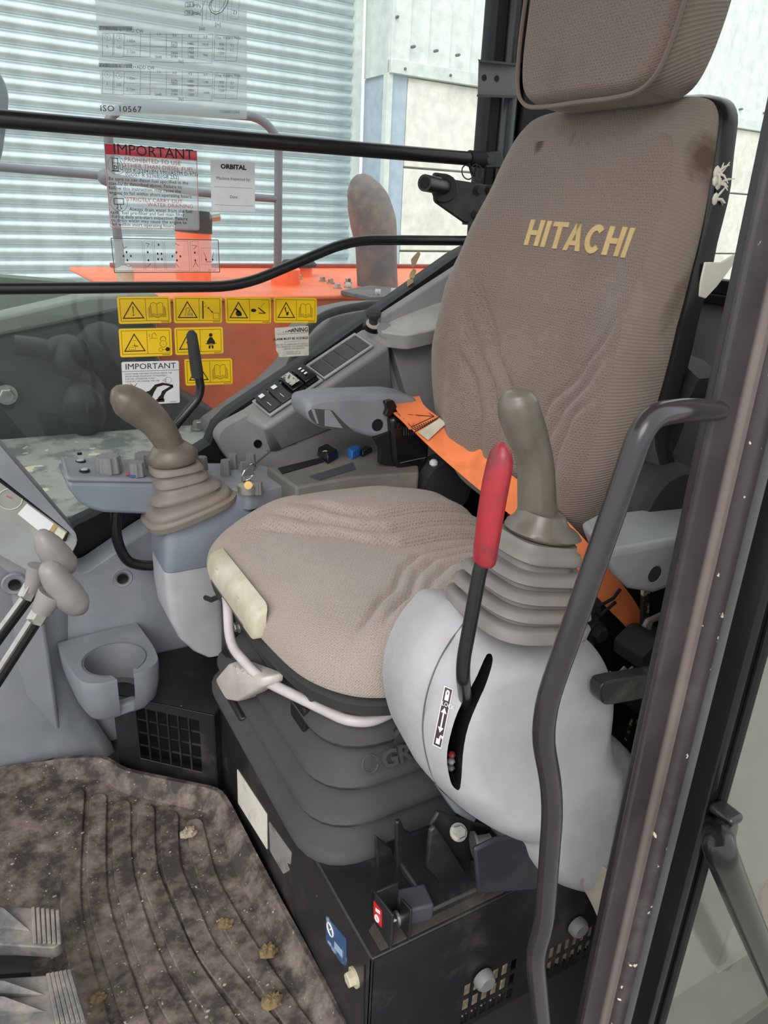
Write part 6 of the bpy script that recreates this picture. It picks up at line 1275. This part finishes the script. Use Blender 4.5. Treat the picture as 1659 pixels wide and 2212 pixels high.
d.poly([(.88, .56), (.89, .62), (.76, .72), (.72, .80), (.70, .90), (.62, .92), (.60, .86), (.66, .78), (.68, .70)], 'arm_drawing'); d.poly([(.58, .88), (.72, .88), (.72, .95), (.56, .95)], 'bucket_drawing'); d.poly([(.36, .88), (.54, .86), (.55, .92), (.38, .94)], 'track_drawing'); d.line([(.56, .955), (.72, .955)], 0.0005, 'ground_line')
d.circ(.80, .45, 0.0055, 0.0005, M['ink_faint']); d.line([(.70, .45), (.76, .41), (.76, .49)], 0.0005, 'hand_drawing', M['ink_faint'], True)
d.text('SA002048', .82, .975, 0.0026, M['ink_faint'])
# torn white WARNING label
d = Dec('alarm_decal', 'torn white alarm warning label on the right below the yellow row', (593, 707), (666, 704), (596, 772), M['white_label'], 0.002, cut=[(0, .02), (1, 0), (.99, 1), (.09, 1.0), (.08, .88), (.02, .78)])
d.text('WARNING', .985, .18, 0.0105, align='RIGHT', bold=0.0002); d.poly([(0.02, .02), (.62, .02), (.40, .12), (.02, .20)], 'torn_patch', M['white_label'], k=4)
d.line([(.06, .235), (.96, .215)], 0.0005, 'rule'); d.text('ALARM MUST BE AUDIBLE!', .985, .43, 0.0058, align='RIGHT', bold=0.0001)
d.line([(.25, .50), (.80, .49)], 0.0005, 'rule', M['ink_faint'])
for i, t in enumerate(('FAILURE TO MAINTAIN IT COULD LEAD', 'THE OPERATOR ON MAKING SHOULD', 'NOTIFY THE BRANCH')): d.text(t, .55, .61 + .075 * i, 0.0040, M['ink_faint'], 'CENTER')
for i, t in enumerate(('CAUTION 5 OF 10', 'POSITION OF CAB')): d.text(t, .52, .86 + .065 * i, 0.0034, M['ink_faint'], 'CENTER')
# red IMPORTANT decal, clear below
d = Dec('fuel_decal', 'clear decal with red IMPORTANT header about diesel fuel and water draining', (224, 309), (426, 325), (237, 492), M['sticker_clear'], 0.004)
d.rect(.01, .01, .99, .99, 0.0008, 'border', M['pink_ink']); d.poly([(.01, .01), (.99, .01), (.99, .125), (.01, .125)], 'red_header', M['sticker_red'], 1)
d.text('IMPORTANT', .52, .115, 0.0205, align='CENTER', xs=1.05)
d.circ(.115, .245, 0.0125, 0.0005, M['ink_faint'], n=24); d.rect(.075, .165, .13, .31, 0.0010, 'pump_body', M['ink']); d.line([(.06, .315), (.145, .315)], 0.0009, 'pump_foot'); d.line([(.13, .22), (.15, .22), (.15, .29), (.175, .30), (.18, .25), (.155, .185)], 0.0007, 'pump_hose'); d.line([(.075, .22), (.13, .22)], 0.0007, 'pump_line'); d.text('D', .1025, .295, 0.0075, align='CENTER', bold=0.0002)
for t, u, v, a, m, sz in (('PROHIBITED TO USE', .20, .195, 'LEFT', 'pink_ink', .0094), ('OTHER THAN DIESEL FUEL', .955, .265, 'RIGHT', 'pink_ink', .0094), ('(JIS K-2204)(EN 590)(ASTM D-975)', .20, .315, 'LEFT', 'ink', .0078), ('(GOST R 52368)(GB 252)', .20, .365, 'LEFT', 'ink', .0078), ('Be sure to use diesel fuel specified in the', .02, .425, 'LEFT', 'ink', .0074), ('standards described above. Failure to', .02, .480, 'LEFT', 'ink', .0074), ('follow this instruction may cause the', .02, .535, 'LEFT', 'ink', .0074), ('engine to fail within short operating hours.', .02, .590, 'LEFT', 'ink', .0074), ('STRICTLY CARRY OUT', .20, .665, 'LEFT', 'pink_ink', .0086), ('WATER DRAINING', .93, .720, 'RIGHT', 'pink_ink', .0086), ('Always drain water from the fuel', .22, .780, 'LEFT', 'ink', .0074), ('tank, fuel pre-filter and fuel main filter', .02, .828, 'LEFT', 'ink', .0074), ('during daily pre-start inspection. Failure', .02, .876, 'LEFT', 'ink', .0074), ('to drain water may cause the engine to', .02, .924, 'LEFT', 'ink', .0074), ('fail within short operating hours.', .02, .972, 'LEFT', 'ink', .0074)): d.text(t, u, v, sz * 0.94, M[m], a, space=1.04)
d.circ(.115, .69, 0.0125, 0.0005, M['ink_faint'], n=24); d.line([(.065, .64), (.165, .64), (.165, .71), (.065, .71)], 0.0010, 'tank_symbol', closed=True); d.line([(.10, .71), (.10, .755), (.085, .755), (.115, .785), (.145, .755), (.13, .755), (.13, .71)], 0.0008, 'drain_arrow')
# inspection card
d = Dec('inspection_card', 'white inspection card with two blank lines beside the red decal', (454, 345), (550, 351), (457, 455), M['white_decal'], 0.001)
d.text('ORBITAL', .51, .155, 0.0092, align='CENTER', xs=1.15, bold=0.0004); d.text('Machine Inspected by:', .51, .375, 0.0064, M['ink_faint'], 'CENTER'); d.text('Date:', .51, .735, 0.0064, M['ink_faint'], 'CENTER')
d.line([(.07, .52), (.95, .52)], 0.0004, 'rule', M['ink_faint']); d.line([(.07, .88), (.95, .88)], 0.0004, 'rule', M['ink_faint'])
# control pattern decal
d = Dec('control_pattern_decal', 'clear lever pattern decal with black outline above the lower grab rail', (238, 513), (472, 517), (246, 590), M['sticker_clear'], 0.003)
d.rect(.006, .02, .994, .98, 0.0010, 'border')
for a, b in ((.02, .275), (.29, .37), (.385, .465), (.48, .70), (.72, .80)): d.rect(a, .07, b, .93, 0.0003, 'panel_outline', M['ink_faint'])
d.rect(.82, .26, .97, .75, 0.0003, 'panel_outline', M['ink_faint'])
for u, v in ((.13, .40), (.13, .63), (.10, .51), (.165, .51), (.32, .40), (.32, .63), (.385 + .025, .44), (.385 + .06, .44), (.385 + .025, .60), (.385 + .06, .60), (.425, .18), (.585, .40), (.585, .63), (.545, .51), (.62, .51), (.76, .40), (.76, .63), (.865, .60), (.93, .60)): d.disc(u, v, 0.0013, ry=0.0018)
for pts in ([(.10, .15), (.11, .30), (.14, .24)], [(.10, .75), (.14, .82), (.16, .78)], [(.31, .14), (.34, .16), (.32, .26)], [(.305, .82), (.34, .72)], [(.58, .14), (.62, .20)], [(.60, .84), (.57, .72)], [(.735, .18), (.785, .20), (.75, .30)], [(.735, .84), (.76, .68), (.785, .82)], [(.845, .38), (.865, .55)], [(.945, .38), (.93, .55)], [(.865, .62), (.87, .67), (.925, .67), (.93, .62)]): d.line(pts, 0.0006, 'lever_drawing')
d.text('4717160', .88, .94, 0.0036, M['ink_faint'])
# load chart
d = Dec('load_chart_decal', 'large translucent load chart decal at the top of the side window', (204, -20), (533, 12), (221, 249), M['sticker_chart'], 0.002)
d.Vv = d.Vv; W_ = M['ink_faint']; G_ = lambda px, py: ((P(px, py, y=YG) - d.O).dot(d.U) / d.w ** 2, (P(px, py, y=YG) - d.O).dot(d.Vv) / d.h ** 2)
def gl(pts, w=0.0004, nm='table_line', m=None): d.line([G_(a, b) for a, b in pts], w, nm, m or W_)
def table(dx, dy, k):
    q = lambda a, b: (a + dx + (b - 75) * .04 * 0, b + dy)
    for a0_, b0_, a1_, b1_ in ((229, 74, 252, 124), (254, 77, 276, 128)): d.line([G_(*q(a0_, b0_)), G_(*q(a1_, b0_ + 3)), G_(*q(a1_ + 2, b1_ + 3)), G_(*q(a0_ + 3, b1_))], 0.0004, 'table_line', W_, True)
    d.line([G_(*q(276, 81)), G_(*q(467, 101)), G_(*q(469, 162)), G_(*q(336, 146))], 0.0004, 'table_line', W_)
    for a0_ in (311, 332, 367, 401, 435): gl([q(a0_, 80 + (a0_ - 311) * .13), q(a0_ + 3, 134 + (a0_ - 311) * .13)])
    gl([q(277, 105), q(467, 130)]); gl([q(278, 129), q(336, 136)])
    for b0_ in (90, 97, 112, 120): gl([q(312, b0_), q(467, b0_ + 19)], 0.0002)
    d.line([G_(*q(471, 102)), G_(*q(522, 110)), G_(*q(522, 163)), G_(*q(473, 156))], 0.0004, 'table_line', W_, True); gl([q(497, 106), q(498, 159)])
    for b0_ in (112, 121, 130, 139, 148): gl([q(472, b0_), q(522, b0_ + 7)], 0.0002)
    for t, a, b in (('1', 238, 86), ('L', 240, 106), ('2', 264, 90), ('LO', 262, 110), ('1.62m', 282, 98), ('2.12m', 284, 122), ('1.5', 346, 91), ('3.0', 380, 96), ('4.5', 414, 101), ('6.0', 447, 106), ('2640', 346, 139), ('2270', 378, 113), ('1820', 378, 119), ('2430', 380, 134), ('2190', 380, 142), ('1480', 413, 117), ('1420', 414, 127), ('1460', 415, 136), ('1380', 416, 146), ('1010' if k == 0 else '1140', 445, 122), ('960' if k == 0 else '1090', 449, 145), ('[kg]', 397, 153), ('Disp. MAX', 473, 110), ('Unit MAX', 499, 113), ('970', 482, 126), ('1170', 480, 135), ('1200', 481, 144), ('5.1', 506, 130), ('5.1', 506, 140)):
        u, v = G_(*q(a, b)); d.text(t, u, v, 0.0050, W_)
    for a, b in ((240, 84), (265, 88)): u, v = G_(*q(a, b)); d.circ(u, v, 0.0040, 0.0003, W_, n=14)
    d.poly([G_(*q(219, 57)), G_(*q(292, 66)), G_(*q(292, 75)), G_(*q(220, 66))], 'title_bar', film('chart_title_film', (110, 122, 126), 0.45))
table(0, 0, 0); table(6, 81, 1)
for t, a, b in (('ZX85USB-6    STD CW', 221, 66), ('ZX85USB-6    STD+ADD CW', 227, 146)): u, v = G_(a, b); d.text(t, u, v, 0.0062, M['ink_faint'])
u, v = G_(236, 242); d.text('ISO 10567', u, v, 0.0110, M['ink'], xs=1.15, space=1.1); u, v = G_(492, 270); d.text('YC00001220A', u, v, 0.0056, W_)
for k in range(7): gl([(440 + 9 * k, -18), (441 + 9 * k, 68 + k)], 0.0003, 'graph_line')
d.line([G_(a, b) for a, b in ((466, -15), (467, 10), (464, 24), (456, 30), (454, 40), (460, 52), (470, 58), (482, 54), (492, 40), (496, 20), (497, -15))], 0.0009, 'reach_curve', M['ink_faint']); d.line([G_(a, b) for a, b in ((493, -15), (492, 20), (486, 38), (476, 52), (464, 50), (457, 38), (460, 30))], 0.0005, 'reach_curve', M['ink_faint'])
for a, b in ((431, 14), (447, 16)): d.poly([G_(a - 2, b - 3), G_(a + 2, b - 3), G_(a + 2, b + 4), G_(a - 2, b + 4)], 'bucket_mark')
for t, a, b in (('28.0', 406, 34), ('MPa', 421, 37), ('28.0', 406, 51), ('MPa', 422, 54), ('Z1', 506, 23), ('Z3', 506, 60), ('[m]', 470, 82), ('360', 436, 88)): u, v = G_(a, b); d.text(t, u, v, 0.0064, W_)
for b in (25, 43): d.line([G_(403, b), G_(420, b + 1), G_(420, b + 11), G_(403, b + 10)], 0.0005, 'value_box', M['ink_faint'], True)
gl([(420, 55), (436, 52), (447, 20)]); gl([(502, -15), (503, 70), (519, 73), (518, -15)], 0.0003); gl([(440, 15), (442, 80)], 0.0004)

# mud splashed on the glass
for pts, lb_ in (([(888, 560), (904, 542), (909, 548), (898, 572), (890, 578)], 'tan mud splash on the window glass, uppermost of the three'), ([(886, 590), (893, 580), (900, 584), (895, 600), (888, 604), (884, 598)], 'tan mud splash on the window glass, middle of the three'), ([(868, 640), (880, 622), (880, 604), (892, 600), (893, 612), (884, 622), (882, 636), (872, 648)], 'tan mud splash on the window glass, lowest and longest')):
    tag(obj('mud_splash', MB().prism(rounded(PS(pts, y=1.2742), 0.002), V(0, 0.0006, 0)), mat('tan_mud', (206, 182, 140), 0.9)), lb_, 'mud splash')
flush_texts()
